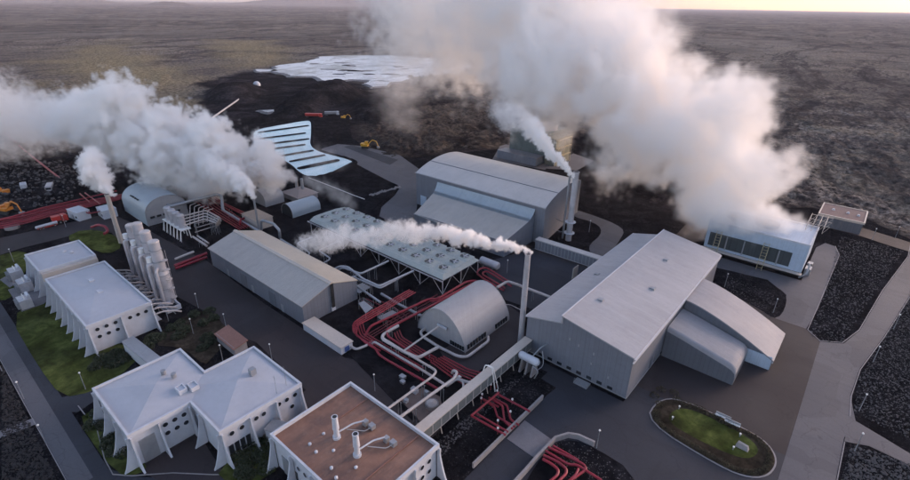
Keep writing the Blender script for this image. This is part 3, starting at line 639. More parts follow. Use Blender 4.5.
# lower front wing with rounded eaves
fr = [(-25.6, 0), (-25.6, 8.6), (-22, 7.9), (-16, 6.5), (-11, 5.3), (-9.9, 4.9), (-9.2, 4.2), (-8.9, 3.2), (-8.9, 0)]
VF0, VF1 = 112.6, 124.1
mbf = MB(); rows = []
for dv, dz in ((0, -1.1), (0.15, -0.5), (0.5, -0.15), (1.1, 0), (VF1-VF0, 0)):
    rows.append([(u+(0 if z == 0 or u < -9.5 else 0), VF0+dv, max(0, z+(dz if z > 0.5 else 0))) for u, z in fr])
k = len(fr)
vs = [p for r in rows for p in r]
mbf.add(vs, [(r*k+i, r*k+i+1, (r+1)*k+i+1, (r+1)*k+i) for r in range(len(rows)-1) for i in range(1, k-2)], 1, True)
mbf.add(vs, [(r*k+i, r*k+i+1, (r+1)*k+i+1, (r+1)*k+i) for r in range(len(rows)-1) for i in (k-2,)], 0)
mbf.add(rows[0], [tuple(range(k))], 0)
mbf.build('front_wing', ['clad_dark', 'roof_hall_x'], tH)

# ---- middle building: shallow barrel roof, annex with swept roof
tM = thing('machine_building', 'long building with shallow curved pale roof in the middle distance', 'building', (-145, 147.4, 0))
Q = [(-146, 147.2), (-82.6, 148.6), (-88.2, 186.4), (-153.5, 185)]
def bil(s, t): 
    a = Vector(Q[0]).lerp(Vector(Q[1]), s); b = Vector(Q[3]).lerp(Vector(Q[2]), s); return a.lerp(b, t)
MB().prism([Q[0], Q[1], Q[2], Q[3]], -0.05, 14.3).build('wall', 'clad_wall', tM)
NT = 14; rise = lambda t: 14.35+2.6*(1-(2*t-1)**2)**0.9 if 0 < t < 1 else 14.35
mr = MB(); vs = []
for s in (0, 1):
    for i in range(NT+1): p = bil(s, i/NT); vs.append((p.x, p.y, rise(i/NT)))
mr.add(vs, [(i, NT+1+i, NT+2+i, i+1) for i in range(NT)], 0, True)
mr.build('roof', 'roof_mid', tM)
for s in (0, 1): MB().add([vs[s*(NT+1)+i] for i in range(NT+1)], [tuple(range(NT+1)) if s == 0 else tuple(range(NT+1))[::-1]]).build('gable', 'clad_wall', tM)
ln = MB(); vv = []
for s in (0, 1):
    for t in (0.30, 0.31): p = bil(s, t); vv.append((p.x, p.y, rise(t)+0.02)); vv.append((p.x, p.y, rise(t)+0.12))
ln.add(vv, [(1, 3, 7, 5), (0, 1, 5, 4), (2, 3, 7, 6)]); ln.build('roof_seam', 'clad_dark', tM)
a0, a1 = Vector(Q[0]), Vector(Q[1]); d01 = (a1-a0)
MB().obox((a0+a1)/2-Vector((0, 0.2)), d01, d01.length+0.5, 0.4, 14.1, 14.42).build('gutter', 'roof_hall', tM)
MB().box(-143.3, -140, 147.0, 147.25, 0.05, 4.6).build('door', 'sky_blue', tM)
for i in range(5): MB().box(-88.4+0.75*i*-0.28, -88.2+0.75*i*-0.28+0.9, 172+i*1.3, 172.9+i*1.3, 4+i*1.9, 5.0+i*1.9).build('window', 'glass', tM)
# annex
AQ = [(-128.2, 127.9), (-87.2, 130.6), (-86.6, 148.4), (-133.5, 147.2)]
sw = [(0, 6.0), (0.3, 7.2), (0.6, 8.4), (0.78, 9.2), (0.86, 9.9), (0.92, 10.8), (0.965, 11.9), (0.99, 13.0)]
def abil(s, t): return Vector(AQ[0]).lerp(Vector(AQ[1]), s).lerp(Vector(AQ[3]).lerp(Vector(AQ[2]), s), t)
ma = MB(); vs = []
for s in (0, 1):
    for t, z in sw: p = abil(s, t); vs.append((p.x, p.y, z))
n = len(sw)
ma.add(vs, [(i, n+i, n+i+1, i+1) for i in range(4)], 0); ma.add(vs, [(i, n+i, n+i+1, i+1) for i in range(3, n-1)], 1, True)
ma.build('annex_roof', ['roof_shop', 'barrel_blue'], tM)  # swept upper strip is bluer, the sky's reflection put into its colour
mw = MB()
for s, fl in ((0, 0), (1, 1)):
    side = [(*abil(s, 0), 0)]+[(*abil(s, t), z-0.02) for t, z in sw]+[(*abil(s, 0.99), 0)]
    mw.add(side, [tuple(range(len(side)))[::-1 if fl else 1]])
mw.add([(*abil(0, 0), 0), (*abil(1, 0), 0), (*abil(1, 0), 5.98), (*abil(0, 0), 5.98)], [(0, 1, 2, 3)])
mw.build('annex_wall', 'clad_wall', tM)
p = abil(1, 0.5); MB().box(p.x-0.02, p.x+0.12, p.y-1, p.y+0.8, 0.3, 3.2).build('door', 'clad_dark', tM)
MB().box(AQ[0][0]-0.1, AQ[1][0], 127.6, 127.85, 5.7, 6.05).build('gutter', 'steel', tM)

# ---- glazed galleries (pipe ducts)
def gallery(label, a, b, w, z0, z1, step, legs):
    a, b = Vector(a), Vector(b); ax = (b-a).normalized(); n = Vector((ax.y, -ax.x)); L = (b-a).length
    t = thing('duct_gallery', label, 'gallery', (a.x, a.y, 0))
    MB().obox((a+b)/2, ax, L, w, z0, z1-0.25).build('wall', 'roof_hall', t)
    MB().obox((a+b)/2, ax, L, w+0.35, z1-0.25, z1).build('roof', 'cream' if legs else 'roof_mid', t)
    mb = MB(); k = int(L/step)
    for i in range(k):
        for sg in (1, -1):
            c = a+ax*(step*(i+0.5))+n*sg*(w/2+0.02); MB().obox(c, ax, step*0.88, 0.06, z0+0.3, z1-0.5).build('window', 'gallery_pane' if legs else 'clad_wall', t)
    for i in range(legs):
        c = a+ax*(L*(i+0.5)/legs)
        for sg in (1, -1): MB().bar((c+n*w*0.6*sg).to_3d(), (*(c+n*w*0.35*sg), z0+0.05), 0.16).build('leg', 'cream', t)
    return t
gallery('long pale enclosed duct on legs from the rusty-roofed block to the big hall', (-51.6, 49.2), (-51.6, 90.8), 1.9, 1.8, 4.8, 2.6, 8)
gallery('pale low duct with window band between middle building and big hall', (-82.0, 143.6), (-52.8, 144.6), 2.4, 0.6, 4.6, 1.3, 0)

# ---- long workshop (warehouse)
tW = thing('workshop', 'long low workshop with pale ridge roof beside the fan deck', 'building', (-156, 61, 0))
w0, w1, y0, y1, ym = -156.2, -103.8, 60.6, 79.0, 70.2
extr_u(MB(), [(y0, -0.05), (y0, 6.3), (ym, 9.2), (y1, 6.3), (y1, -0.05)], w0, w1).build('wall', 'clad_wall', tW)
extr_u(MB(), [(y0-0.4, 6.2), (y0-0.4, 6.42), (ym, 9.45), (ym, 9.22)], w0-0.3, w1+0.3).build('roof', 'roof_shop', tW)
extr_u(MB(), [(ym, 9.22), (ym, 9.45), (y1+0.4, 6.42), (y1+0.4, 6.2)], w0-0.3, w1+0.3).build('roof', MAT('cream_roof_sheet', (0.50, 0.42, 0.33), 0.5, 0.1), tW)
extr_u(MB(), [(ym-0.7, 9.27), (ym-0.7, 9.5), (ym, 9.85), (ym+0.7, 9.5), (ym+0.7, 9.27)], w0-0.35, w1+0.35).build('ridge_vent', 'cream', tW)
MB().box(w1+0.31, w1+0.5, ym-0.5, ym+0.4, 1.6, 9.1).build('downpipe', 'dark', tW)
MB().box(w1+0.01, w1+0.36, ym-0.7, ym+0.6, 0.4, 1.6).build('cabinet', 'white', tW)
for u in (-146, -131, -115): MB().box(u, u+1.3, y0-0.08, y0-0.005, 0, 2.4).build('door', 'steel', tW)
for u in (-137, -121): MB().box(u, u+3.4, y0-0.09, y0-0.005, 0, 4.4).build('door', 'clad_dark', tW)

# ---- barrel vaulted sheds
def barrel(label, c, L, W, hs, ht, axis, mats, name='barrel_shed', n=18, windows=0, glz=False, squash=1.0):
    """c centre, L along axis (0:x,1:y), hs straight wall height, ht total"""
    t = thing(name, label, 'building', (c[0], c[1], 0))
    prof = [(-W/2, 0), (-W/2, hs)]+[(-W/2*math.cos(math.pi*i/n)**1 if True else 0, hs+(ht-hs)*math.sin(math.pi*i/n)**squash) for i in range(1, n)]+[(W/2, hs), (W/2, 0)]
    f = extr_u if axis == 0 else extr_v
    off = c[1] if axis == 0 else c[0]; a = c[0] if axis == 0 else c[1]
    pr = [(p+off, z) for p, z in prof]
    shell = MB(); f(shell, pr, a-L/2, a+L/2, 0, False); shell.sm = [True]*len(shell.sm)
    shell.build('roof', mats[0], t)
    for e in (-L/2+0.15, L/2-0.15):
        pts = [((a+e, p, z) if axis == 0 else (p, a+e, z)) for p, z in pr]; MB().add(pts, [tuple(range(len(pts)))]).build('gable', mats[1], t)
    for e in (-L/2, L/2):
        MB().tube([((a+e, p, z) if axis == 0 else (p, a+e, z)) for p, z in pr], 0.1, 6, bend=0.1).build('rim', 'steel', t)
    return t, pr
tq, _ = barrel('large grey barrel shed beside the tall stacks with a pale pipe leaving its gable', (-217.5, 67.0), 24, 15.5, 5.0, 10.6, 0, ('barrel_blue', 'barrel'))
for i in range(5): MB().box(-205.52, -205.3, 60.6+i*2.4, 62.2+i*2.4, 2.8, 3.6).build('window', 'glass', tq)
for i in range(4): MB().box(-221+i*2.2, -220+i*2.2, 60.0, 60.6, 8.5, 8.9).build('roof_vent', 'dark', tq)
tq2, _ = barrel('grey steep barrel shed with dark side windows amid red pipes', (-71.7, 90.0), 19.5, 16.5, 0.9, 9.4, 1, ('barrel', 'barrel'), squash=1.4)
for i in range(7): MB().box(-63.62+0.0, -63.35, 81.2+i*1.15, 82.0+i*1.15, 0.7, 2.0).build('window', 'glass', tq2)
for i in range(5): MB().box(-63.62, -63.35, 93.2+i*1.15, 94.0+i*1.15, 0.7, 2.0).build('window', 'glass', tq2)
for i in range(6): MB().box(-68.5+i*0.8, -67.9+i*0.8, 80.2, 80.4, 0.6, 1.7).build('window', 'glass', tq2)
MB().obox((-71, 79.9), (1, 0), 3.2, 0.35, 4.6, 5.2).build('pipe_collar', 'white', tq2)
barrel('small grey barrel shed behind the thin steaming chimney', (-196, 105), 9.0, 11, 2.6, 6.3, 1, ('barrel', 'barrel'))
barrel('small pale blue barrel shed with open end in the black gravel', (-175.3, 108), 13.5, 8, 1.6, 5.2, 1, ('barrel_blue', 'dark'))  # near-black gable sheets carry the shade of the open end
# steaming pyramid-roofed hut with two vents
tp = thing('steam_hut', 'squat tan hut with hipped roof and two steaming vents behind the barrel sheds', 'building', (-191, 117, 0))
MB().box(-196.5, -184, 112.5, 122.5, 0, 2.4).build('wall', 'concrete', tp)
hip(MB(), -197, -183.5, 112, 123, 2.42, 2.6).build('roof', MAT('tan_sheet', (0.30, 0.25, 0.23), 0.7, 0.12), tp)
for x, y in ((-191.6, 117.2), (-188.7, 118.2)): MB().cone((x, y, 4), (x, y, 9), 0.7, 0.65, 12).build('vent', 'steel', tp)
tb = thing('valve_house', 'small tan box house at the end of the long workshop', 'building', (-175, 90, 0))
MB().box(-182, -170.5, 85.5, 92, 0, 4.0).build('wall', 'cream', tb); hip(MB(), -182.3, -170.2, 85.2, 92.3, 4.02, 0.6).build('roof', MAT('tan_roof', (0.36, 0.28, 0.22), 0.6, 0.1), tb)
# container-like annex in the yard, tin shed, dark block
ta = thing('storage_container', 'long cream roofed container at the end of the workshop', 'container', (-100, 60, 0))
MB().box(-102.5, -86.3, 59.3, 62.9, 0, 2.1).build('body', 'white', ta); MB().box(-102.7, -86.1, 59.1, 63.1, 2.12, 2.34).build('roof', 'cream', ta)
MB().box(-86.29, -86.2, 60.4, 61.8, 0.3, 1.7).build('door', MAT('blue_paint', (0.06, 0.11, 0.3), 0.5, 0.1), ta)
MB().tube([(-86.3, 62.4, 0.9), (-84.3, 62.4, 0.9), (-83.6, 65.6, 0.9), (-84.5, 67.5, 0.4)], 0.33, 10).build('pipe', 'pipe_pale', ta)
ts = thing('tin_shed', 'small lean-to shed with rusty pink tin roof behind the twin-square block', 'shed', (-110, 43, 0))
MB().box(-114.6, -105.4, 41.6, 44.9, 0, 2.6).build('wall', 'concrete', ts)
extr_u(MB(), [(41.2, 2.3), (41.2, 2.5), (45.2, 3.3), (45.2, 3.1)], -115, -105).build('roof', 'tin_rust', ts)
td = thing('pump_house', 'dark slate block with plum brown flat roof at the edge of the lava', 'building', (-8.6, 240, 0))
MB().box(-8.4, 6.2, 240.4, 256.2, 0, 5.0).build('wall', 'clad_dark', td); ring(MB(), [(-8.8, 240), (6.6, 240), (6.6, 256.6), (-8.8, 256.6)], 0.45, 4.4, 5.3).build('parapet', 'cream', td)
MB().box(-8.3, 6.1, 240.5, 256.1, 5.0, 5.1).build('roof', 'brown_roof', td)
for x, y in ((-4.6, 249), (0.4, 248.6), (3.9, 248)): MB().cone((x, y, 5.1), (x, y, 5.7), 0.6, 0.4, 10).build('roof_vent', 'white', td)

# ---- cooling tower block at right (source of the great plume)
tc = thing('cooling_tower', 'pale blue cooling tower block with dark louvres under the biggest steam cloud', 'cooling tower', (-36, 183, 0))
cx0, cx1, cy0, cy1, ct = -36.2, -5.8, 183.0, 203.0, 11.8
MB().box(cx0, cx1, cy0+0.4, cy1, 2.0, ct-0.3).build('wall', 'sky_blue', tc)
MB().box(cx0+0.6, cx1-0.6, cy0+1.2, cy1-0.6, 0, 1.98).build('basin', 'dark', tc)  # near-black box fills the gap under the block, shade put into colour
MB().box(cx0+1.2, cx1-3.9, cy0+0.22, cy0+0.38, 3.0, 8.0).build('louver', 'louver', tc)
for x in (-29.5, -24, -13.5): MB().box(x, x+0.4, cy0+0.08, cy0+0.2, 2.6, 7.8).build('louver_post', 'steel', tc)
MB().box(cx0-0.6, cx1+0.3, cy0-1.6, cy0+0.2, 1.75, 1.97).build('walkway', 'cream', tc)
ring(MB(), [(cx0-.1, cy0+.3), (cx1+.1, cy0+.3), (cx1+.1, cy1+.1), (cx0-.1, cy1+.1)], 0.5, ct-0.3, ct+0.3).build('parapet', 'white', tc)
for x in (-32, -17.3):
    s_ = MB()
    for dx in (-0.8, 0.8): s_.bar((x+dx, cy0-2.3, 0), (x+dx, cy0-0.5, 9.5), 0.16)
    for i in range(9): s_.bar((x-0.8, cy0-2.2+i*0.2, 1+i*1.0), (x+0.8, cy0-2.2+i*0.2, 1+i*1.0), 0.10)
    s_.bar((x+0.8, cy0-0.4, 2), (x+0.8, cy0-0.4, 9.5), 0.12).build('stair', 'yellow_steel', tc)
for i in range(2):
    x = -29+i*9.0
    if i < 3:
        s_ = MB().cone((x, 193, ct-0.2), (x, 193, ct+1.0), 3.6, 3.8, 24, 0, False); s_.cone((x, 193, ct+0.3), (x, 193, ct+0.4), 3.9, 3.9, 24, 1); s_.build('fan_cowl', ['sky_blue', 'dark'], tc)
fr_ = MB()
for i in range(4):
    for j in range(3):
        x, y = -9.2+i*1.6, 197+j*5; fr_.bar((x, y, ct+0.1), (x, y, ct+2.9), 0.13)
        fr_.bar((x, y, ct+2.9), (x+1.5, y, ct+2.9), 0.11); fr_.bar((x, y, ct+0.2), (x+1.5, y, ct+2.9), 0.09)
for i in range(4): fr_.bar((-9.2+i*1.6, 196, ct+2.9), (-9.2+i*1.6, 208, ct+2.9), 0.11)
fr_.build('pipe_frame', 'cream', tc)
MB().tube([(-5, 184.5, 5.6), (-4.3, 184.5, 5), (-4.3, 183, 2.2), (-6, 183, 0.4)], 0.3, 8, bend=0.5).build('pipe', 'steel', tc)
for b_ in ((-5.3, -3.6, 187, 190, 0, 2.4), (-5.2, -3.8, 193, 195, 0, 2.1)): MB().box(*b_).build('pump_unit', 'steel', tc)
# grey-green cooling block far behind
tg = thing('cooling_block', 'tall grey-green cooling block standing behind the middle building', 'cooling tower', (-160, 240, 0))
MB().box(-161, -136.5, 240, 262, 0, 16.5).build('wall', 'teal_box', tg)
MB().box(-136.3, -130.0, 238.5, 255, 0, 15.0).build('wall', MAT('olive_panel', (0.14, 0.14, 0.10), 0.6, 0.15), tg)
MB().box(-163.5, -137.5, 231.5, 239.8, 0, 4.4).build('basin', 'clad_wall', tg)
for x in (-155, -143): MB().cone((x, 251, 16.4), (x, 251, 19.6), 5.3, 5.6, 24, 0, False).build('fan_cowl', 'tank', tg)
s_ = MB()
for z in (5, 9.5, 14): s_.box(-129.9, -128.6, 239, 254, z, z+0.2)
for y in (239, 246, 253.6): s_.bar((-128.7, y, 0), (-128.7, y, 15.5), 0.2)
s_.build('stair', 'yellow_steel', tg)

# ---- fan deck (air-cooled condenser)
tf = thing('fan_deck', 'long raised pale green deck carrying rows of cooling fans', 'cooling fans', (-155, 96.5, 0))
fu0, fu1, fv0, fv1, fz = -156.0, -86.0, 97.2, 115.0, 6.2
dk = MB(); q0 = [(fu0+2.5, fv0), (fu1, fv0), (fu1, fv1), (fu0+2.5, fv1), (fu0, fv1-4), (fu0, fv0+4)]
n = 6
top = [(max(fu0+2.8, min(fu1-1.4, x)), max(fv0+1.6, min(fv1-1.2, y))) for x, y in q0]; top[4] = (fu0+1.7, fv1-4.6); top[5] = (fu0+1.7, fv0+4.6)
vs = [(x, y, fz-0.9) for x, y in q0]+[(x, y, fz) for x, y in top]
dk.add(vs, [(i, (i+1) % n, (i+1) % n+n, i+n) for i in range(n)]+[tuple(range(n, 2*n)), tuple(range(n))[::-1]])
dk.build('deck', 'fan_deck', tf)
MB().box(fu0+2, fu1+0.15, fv0-0.5, fv0-0.05, fz-1.25, fz-0.95).build('header_pipe', 'tank', tf)
gr = MB()
gr.box(fu0+3, fu1, fv0-0.3, fv0-0.02, fz-0.93, fz-0.7)
gr.build('edge_beam', 'dark', tf)
fan_ring = fan_rotor = None
cw = (fu1-0.8-(fu0+3.2))/11.0
for i in range(11):
    for j in range(3):
        x = fu1-0.9-cw*(i+0.5); y = fv0+2.0+5.15*(j+0.5)
        if fan_ring is None:
            rg = MB(); hw, hv = cw*0.46, 2.38
            o = [(-hw, -hv), (hw, -hv), (hw, hv), (-hw, hv)]
            R1 = [(1.65*math.cos(2*math.pi*k/24), 1.65*math.sin(2*math.pi*k/24)) for k in range(24)]
            # pyramidal cell up to a round ring
            sq = []
            for k in range(24):
                c_, s__ = math.cos(2*math.pi*k/24), math.sin(2*math.pi*k/24); m_ = min(hw/abs(c_) if abs(c_) > 1e-6 else 1e9, hv/abs(s__) if abs(s__) > 1e-6 else 1e9); sq.append((c_*m_, s__*m_))
            vs = [(a, b, fz+0.01) for a, b in sq]+[(a, b, fz+0.38) for a, b in R1]+[(a*1.0, b*1.0, fz+0.62) for a, b in R1]+[(a*0.93, b*0.93, fz+0.62) for a, b in R1]+[(a*0.93, b*0.93, fz+0.1) for a, b in R1]
            for L in range(4): rg.add(vs, [(L*24+k, L*24+(k+1) % 24, (L+1)*24+(k+1) % 24, (L+1)*24+k) for k in range(24)], 0, L == 2)
            rg.add([(a*0.93, b*0.93, fz+0.1) for a, b in R1], [tuple(range(24))], 1)
            me_r = rg; fan_ring = rg.build('fan', ['fan_deck', 'dark'], tf); fan_ring.location = (x, y, 0)
            bl = MB().cone((0, 0, fz+0.25), (0, 0, fz+0.6), 0.42, 0.32, 12)
            for k in range(5):
                a = 2*math.pi*k/5; d = Vector((math.cos(a), math.sin(a), 0)); nn = Vector((-d.y, d.x, 0)); c0 = Vector((0, 0, fz+0.45))
                bl.add([c0+d*0.35+nn*0.16+Vector((0, 0, .06)), c0+d*1.45+nn*0.27+Vector((0, 0, .10)), c0+d*1.45-nn*0.27-Vector((0, 0, .10)), c0+d*0.35-nn*0.16-Vector((0, 0, .06))], [(0, 1, 2, 3)])
            for s__ in (-0.35, 0.35): bl.bar((-1.5, s__, fz+0.2), (1.5, s__, fz+0.2), 0.08)
            fan_rotor = bl.build('rotor', 'tank'); fan_rotor.parent = fan_ring
            fan_ring.matrix_parent_inverse = Matrix.Translation(-tf.location); first = True
        else:
            a = fan_ring.copy(); C.objects.link(a); a.parent = tf; a.matrix_parent_inverse = Matrix.Translation(-tf.location); a.location = (x, y, 0)
            b = fan_rotor.copy(); C.objects.link(b); b.parent = a; b.rotation_euler = (0, 0, random.uniform(0, 1.2))
def fleg(x, y):
    l = MB().bar((x, y, 0), (x, y, fz-0.95), 0.22); l.build('leg', 'tank', tf)
for i in range(8):
    x = fu1-0.3-i*9.5
    for y in (fv0+0.2, fv0+8.8, fv1-0.4): fleg(x, y)
br = MB()
for i in range(7):
    x = fu1-0.3-i*9.5
    br.bar((x, fv0+0.2, 0.3), (x-4.7, fv0+0.2, fz-1), 0.12).bar((x-9.5, fv0+0.2, 0.3), (x-4.7, fv0+0.2, fz-1), 0.12)
for s_, e_ in ((fv0+.2, fv0+8.8), (fv0+8.8, fv1-.4)):
    br.bar((fu1-.3, s_, 0.3), (fu1-.3, (s_+e_)/2, fz-1), 0.13).bar((fu1-.3, e_, 0.3), (fu1-.3, (s_+e_)/2, fz-1), 0.13)
br.build('brace', 'tank', tf)
MB().box(fu0+3, fu1-1, fv0+1, fv1-1, fz-2.0, fz-1.0).build('heat_exchanger', 'clad_dark', tf)

# ------------------------------------------------------------------ stacks
def stack(label, x, y, h, r, group=None, lean=0, mat='tank', plat=()):
    t = thing('chimney', label, 'chimney', (x, y, 0), group)
    MB().cone((x, y, 0), (x, y, h), r*1.12, r, 16).build('shaft', mat, t)
    MB().cone((x, y, h), (x, y, h+0.3), r*1.12, r*1.12, 16, 0).cone((x, y, h+0.301), (x, y, h+0.31), r*0.9, r*0.9, 16, 1).build('rim', [mat, 'dark'], t)
    for z in plat: MB().cone((x, y, z), (x, y, z+0.2), r+1.0, r+1.0, 14).build('platform', 'white', t)
    ld = MB()
    for s in (-0.22, 0.22): ld.bar((x+r+0.25, y+s-0.4, 0.5), (x+r+0.12, y+s-0.4, h-0.5), 0.05)
    for i in range(int(h/0.8)): ld.bar((x+r+0.2, y-0.62, 0.8+i*0.8), (x+r+0.2, y-0.18, 0.8+i*0.8), 0.04)
    ld.build('ladder', 'steel', t)
    return t
stack('slender pale grey chimney steaming beside the front left corner of the big hall', -55.2, 93.0, 26.0, 0.68)
t_ = stack('tall pale chimney with platforms at the end of the middle building', -77.2, 158.5, 26.5, 1.0, plat=(3.0, 7.4))
x, y = -79.6, 158.5
MB().cone((x, y, 0), (x, y, 26.6), 0.42, 0.4, 10).build('shaft', 'steel', t_)
b_ = MB()
for i in range(6): b_.bar((x, y, 3+i*4), (-77.2, y, 3+i*4), 0.12)
b_.bar((-85, 158, 2.6), (-77.2, 158.5, 2.6), 0.2).bar((-85, 161, 6), (-77.2, 158.5, 6), 0.16); b_.build('brace', 'steel', t_)
stack('tan chimney standing between the small white block and the large barrel shed', -197.2, 46.9, 18.3, 0.75, mat='cream')
stack('thin steaming grey chimney behind the long workshop', -167.5, 84.2, 14.3, 0.38, mat='steel')

# tall clad exhaust stacks beside the long white block
def big_stack(label, x, y, h, near):
    t = thing('exhaust_stack', label, 'exhaust stack', (x, y, 0), 'tall clad exhaust stacks')
    MB().cone((x, y, 0), (x, y, 9.5), 1.9, 1.9, 20).cone((x, y, 9.5), (x, y, 10.6), 1.9, 1.45, 20).build('drum', 'tank', t)
    MB().cone((x, y, 10.6), (x, y, h), 1.45, 1.4, 20).build('shaft', 'tank', t)
    MB().cone((x, y, h), (x, y, h+0.35), 1.5, 1.3, 20).build('cap', 'pipe_pale', t)
    for z in (5, 9.3, 13.5, 17): MB().cone((x, y, z), (x, y, z+0.18), 2.0 if z < 9.5 else 1.56, 2.0 if z < 9.5 else 1.56, 20).build('band', 'steel', t)
    for k, (dx, dy) in enumerate(((-1.9, -1.5), (-0.2, -2.5), (1.7, -1.6))):
        MB().tube([(x+dx*0.45, y+dy*0.45, 14.5-k*1.4), (x+dx*1.15, y+dy*1.15, 14.5-k*1.4), (x+dx*1.15, y+dy*1.15, 0.8), (x+dx*1.15, y-4.5, 0.8)], 0.42, 8, bend=0.8).build('riser_pipe', 'tank', t)
    MB().cone((x-1.2, y-1.8, 13.4), (x-1.2, y-1.8, 14.9), 0.75, 0.75, 12).build('nozzle', 'lamp_white', t)
    ld = MB()
    for z in range(2, int(h)-3, 3):
        ld.cone((x+2.0, y+0.9, z), (x+2.0, y+0.9, z+0.12), 0.9, 0.9, 8); ld.bar((x+2.6, y+0.9, z), (x+2.1, y+0.9, z+3), 0.07).bar((x+2.0, y+1.6, z), (x+2.0, y+1.6, z+3), 0.07)
    ld.build('stair', 'pipe_pale', t)
    if near:
        MB().box(x-3.4, x+2.6, y-3.2, y-0.4, 0, 1.2).box(x+2.3, x+6.2, y-2.9, y-2.6, 0, 1.5).box(x+2.3, x+6.2, y+0.6, y+0.9, 0, 1.5).box(x+5.9, x+6.2, y-2.6, y+0.6, 0, 1.5).build('plinth', 'white', t)
        MB().box(x+2.3, x+5.9, y-2.6, y+0.6, 0, 0.4).build('pit', 'dark', t)
for i, (u, v, h, lb) in enumerate(((-143.6, 41.5, 19.4, 'tall clad exhaust stack nearest the twin-square block, foot in a white basin'), (-151.2, 42.2, 19.8, 'tall clad exhaust stack second from the white basin'),
                                   (-158.6, 42.8, 20.0, 'tall clad exhaust stack third from the white basin'), (-165.5, 43.0, 17.5, 'tall clad exhaust stack nearest the tan chimney'))):
    big_stack(lb, u, v, h, i == 0)
pr_ = thing('pipe_row', 'row of short cream pipes between the long white block and the tall exhaust stacks', 'pipes', (-150, 36, 0))
for i in range(13):
    u = -169+i*2.9
    MB().tube([(u, 34.4, 3.2), (u, 36.5, 3.2), (u+0.4, 39.5, 2.2), (u+0.4, 41, 1.2)], 0.24, 7, bend=0.5).build('pipe', 'pipe_pale', pr_)
MB().bar((-170, 37.2, 2.7), (-133, 37.2, 2.7), 0.16).bar((-170, 39.2, 1.7), (-133, 39.2, 1.7), 0.16).build('rail', 'steel', pr_)
for i in range(7): MB().bar((-169+i*5.9, 37.2, 0), (-169+i*5.9, 37.2, 2.7), 0.14).build('leg', 'steel', pr_)

# four upright condensers on white legs
tv = thing('condenser_group', 'four upright pale cylinders on a white leg frame in front of the large barrel shed', 'condensers', (-190, 62, 0))
for i in range(4):
    u = -195.6+i*3.7; v = 64.0
    MB().cone((u, v, 4.2), (u, v, 9.0), 1.25, 1.25, 14).cone((u, v, 9.0), (u, v, 9.5), 1.35, 1.1, 14).build('vessel', 'tank', tv)
for i in range(6):
    u = -197.5+i*2.9
    MB().bar((u, 61.6, 0), (u, 62.6, 4.1), 0.28).bar((u+1.2, 61.5, 0), (u, 62.6, 4.1), 0.14).build('leg', 'lamp_white', tv); MB().bar((u, 65.6, 0), (u, 65.2, 4.1), 0.28).build('leg', 'lamp_white', tv)
MB().box(-198.2, -181.8, 62.2, 65.8, 4.0, 4.3).build('frame', 'lamp_white', tv)

# ------------------------------------------------------------------ pipes
def supports(t, pts, r, mat='steel', step=9.0):
    for a, b in zip(pts, pts[1:]):
        L = (b-a).length
        if L < 5 or min(a.z, b.z) < 1.6: continue
        for i in range(max(1, int(L/step))):
            c = a.lerp(b, (i+0.5)/max(1, int(L/step)))
            d = (b-a); d.z = 0
            if d.length < 0.3: continue
            d.normalize(); n = Vector((-d.y, d.x, 0))
            MB().bar((c.x+n.x*0.5, c.y+n.y*0.5, 0), (c.x+n.x*0.35, c.y+n.y*0.35, c.z-r), 0.1).bar((c.x-n.x*0.5, c.y-n.y*0.5, 0), (c.x-n.x*0.35, c.y-n.y*0.35, c.z-r), 0.1).bar((c.x-n.x*0.7, c.y-n.y*0.7, c.z-r-0.05), (c.x+n.x*0.7, c.y+n.y*0.7, c.z-r-0.05), 0.1).build('support', mat, t)
def pipes(name, label, runs, mat, cat='pipes', sup=True, bend=1.1, supmat='steel', group=None):
    """runs: list of (f, [(x, y, z?)...], z, r)"""
    t = None
    for f, pts, z, r in runs:
        P3 = [pix(*f(p[0], p[1]), p[2] if len(p) > 2 else z) for p in pts]
        if t is None: t = thing(name, label, cat, (P3[0].x, P3[0].y, 0), group)
        fl = MB().tube(P3, r, 10, bend=bend)
        for a, b in zip(P3, P3[1:]):
            L = (b-a).length
            for i in range(int(L/7)):
                c = a.lerp(b, (i+0.7)/max(1, int(L/7))); d = (b-a).normalized(); fl.cone(c-d*0.12, c+d*0.12, r*1.18, r*1.18, 10)
        fl.build('pipe', mat, t)
        if sup: supports(t, P3, r, supmat)
    return t
I = lambda x, y: (x, y)
Z6 = Z(360, 260, 4.8); ZP = Z(330, 270, 3.69); ZT = Z(140, 180, 6); ZW = Z(190, 190, 4.36); ZA = Z(360, 340, 4.8); ZS = Z(340, 290, 8); ZR = Z(400, 200, 4); ZF = Z(300, 190, 4.8)
ZQ = Z(460, 380, 8); ZU = Z(530, 430, 8.27); ZL = Z(0, 180, 4.8)
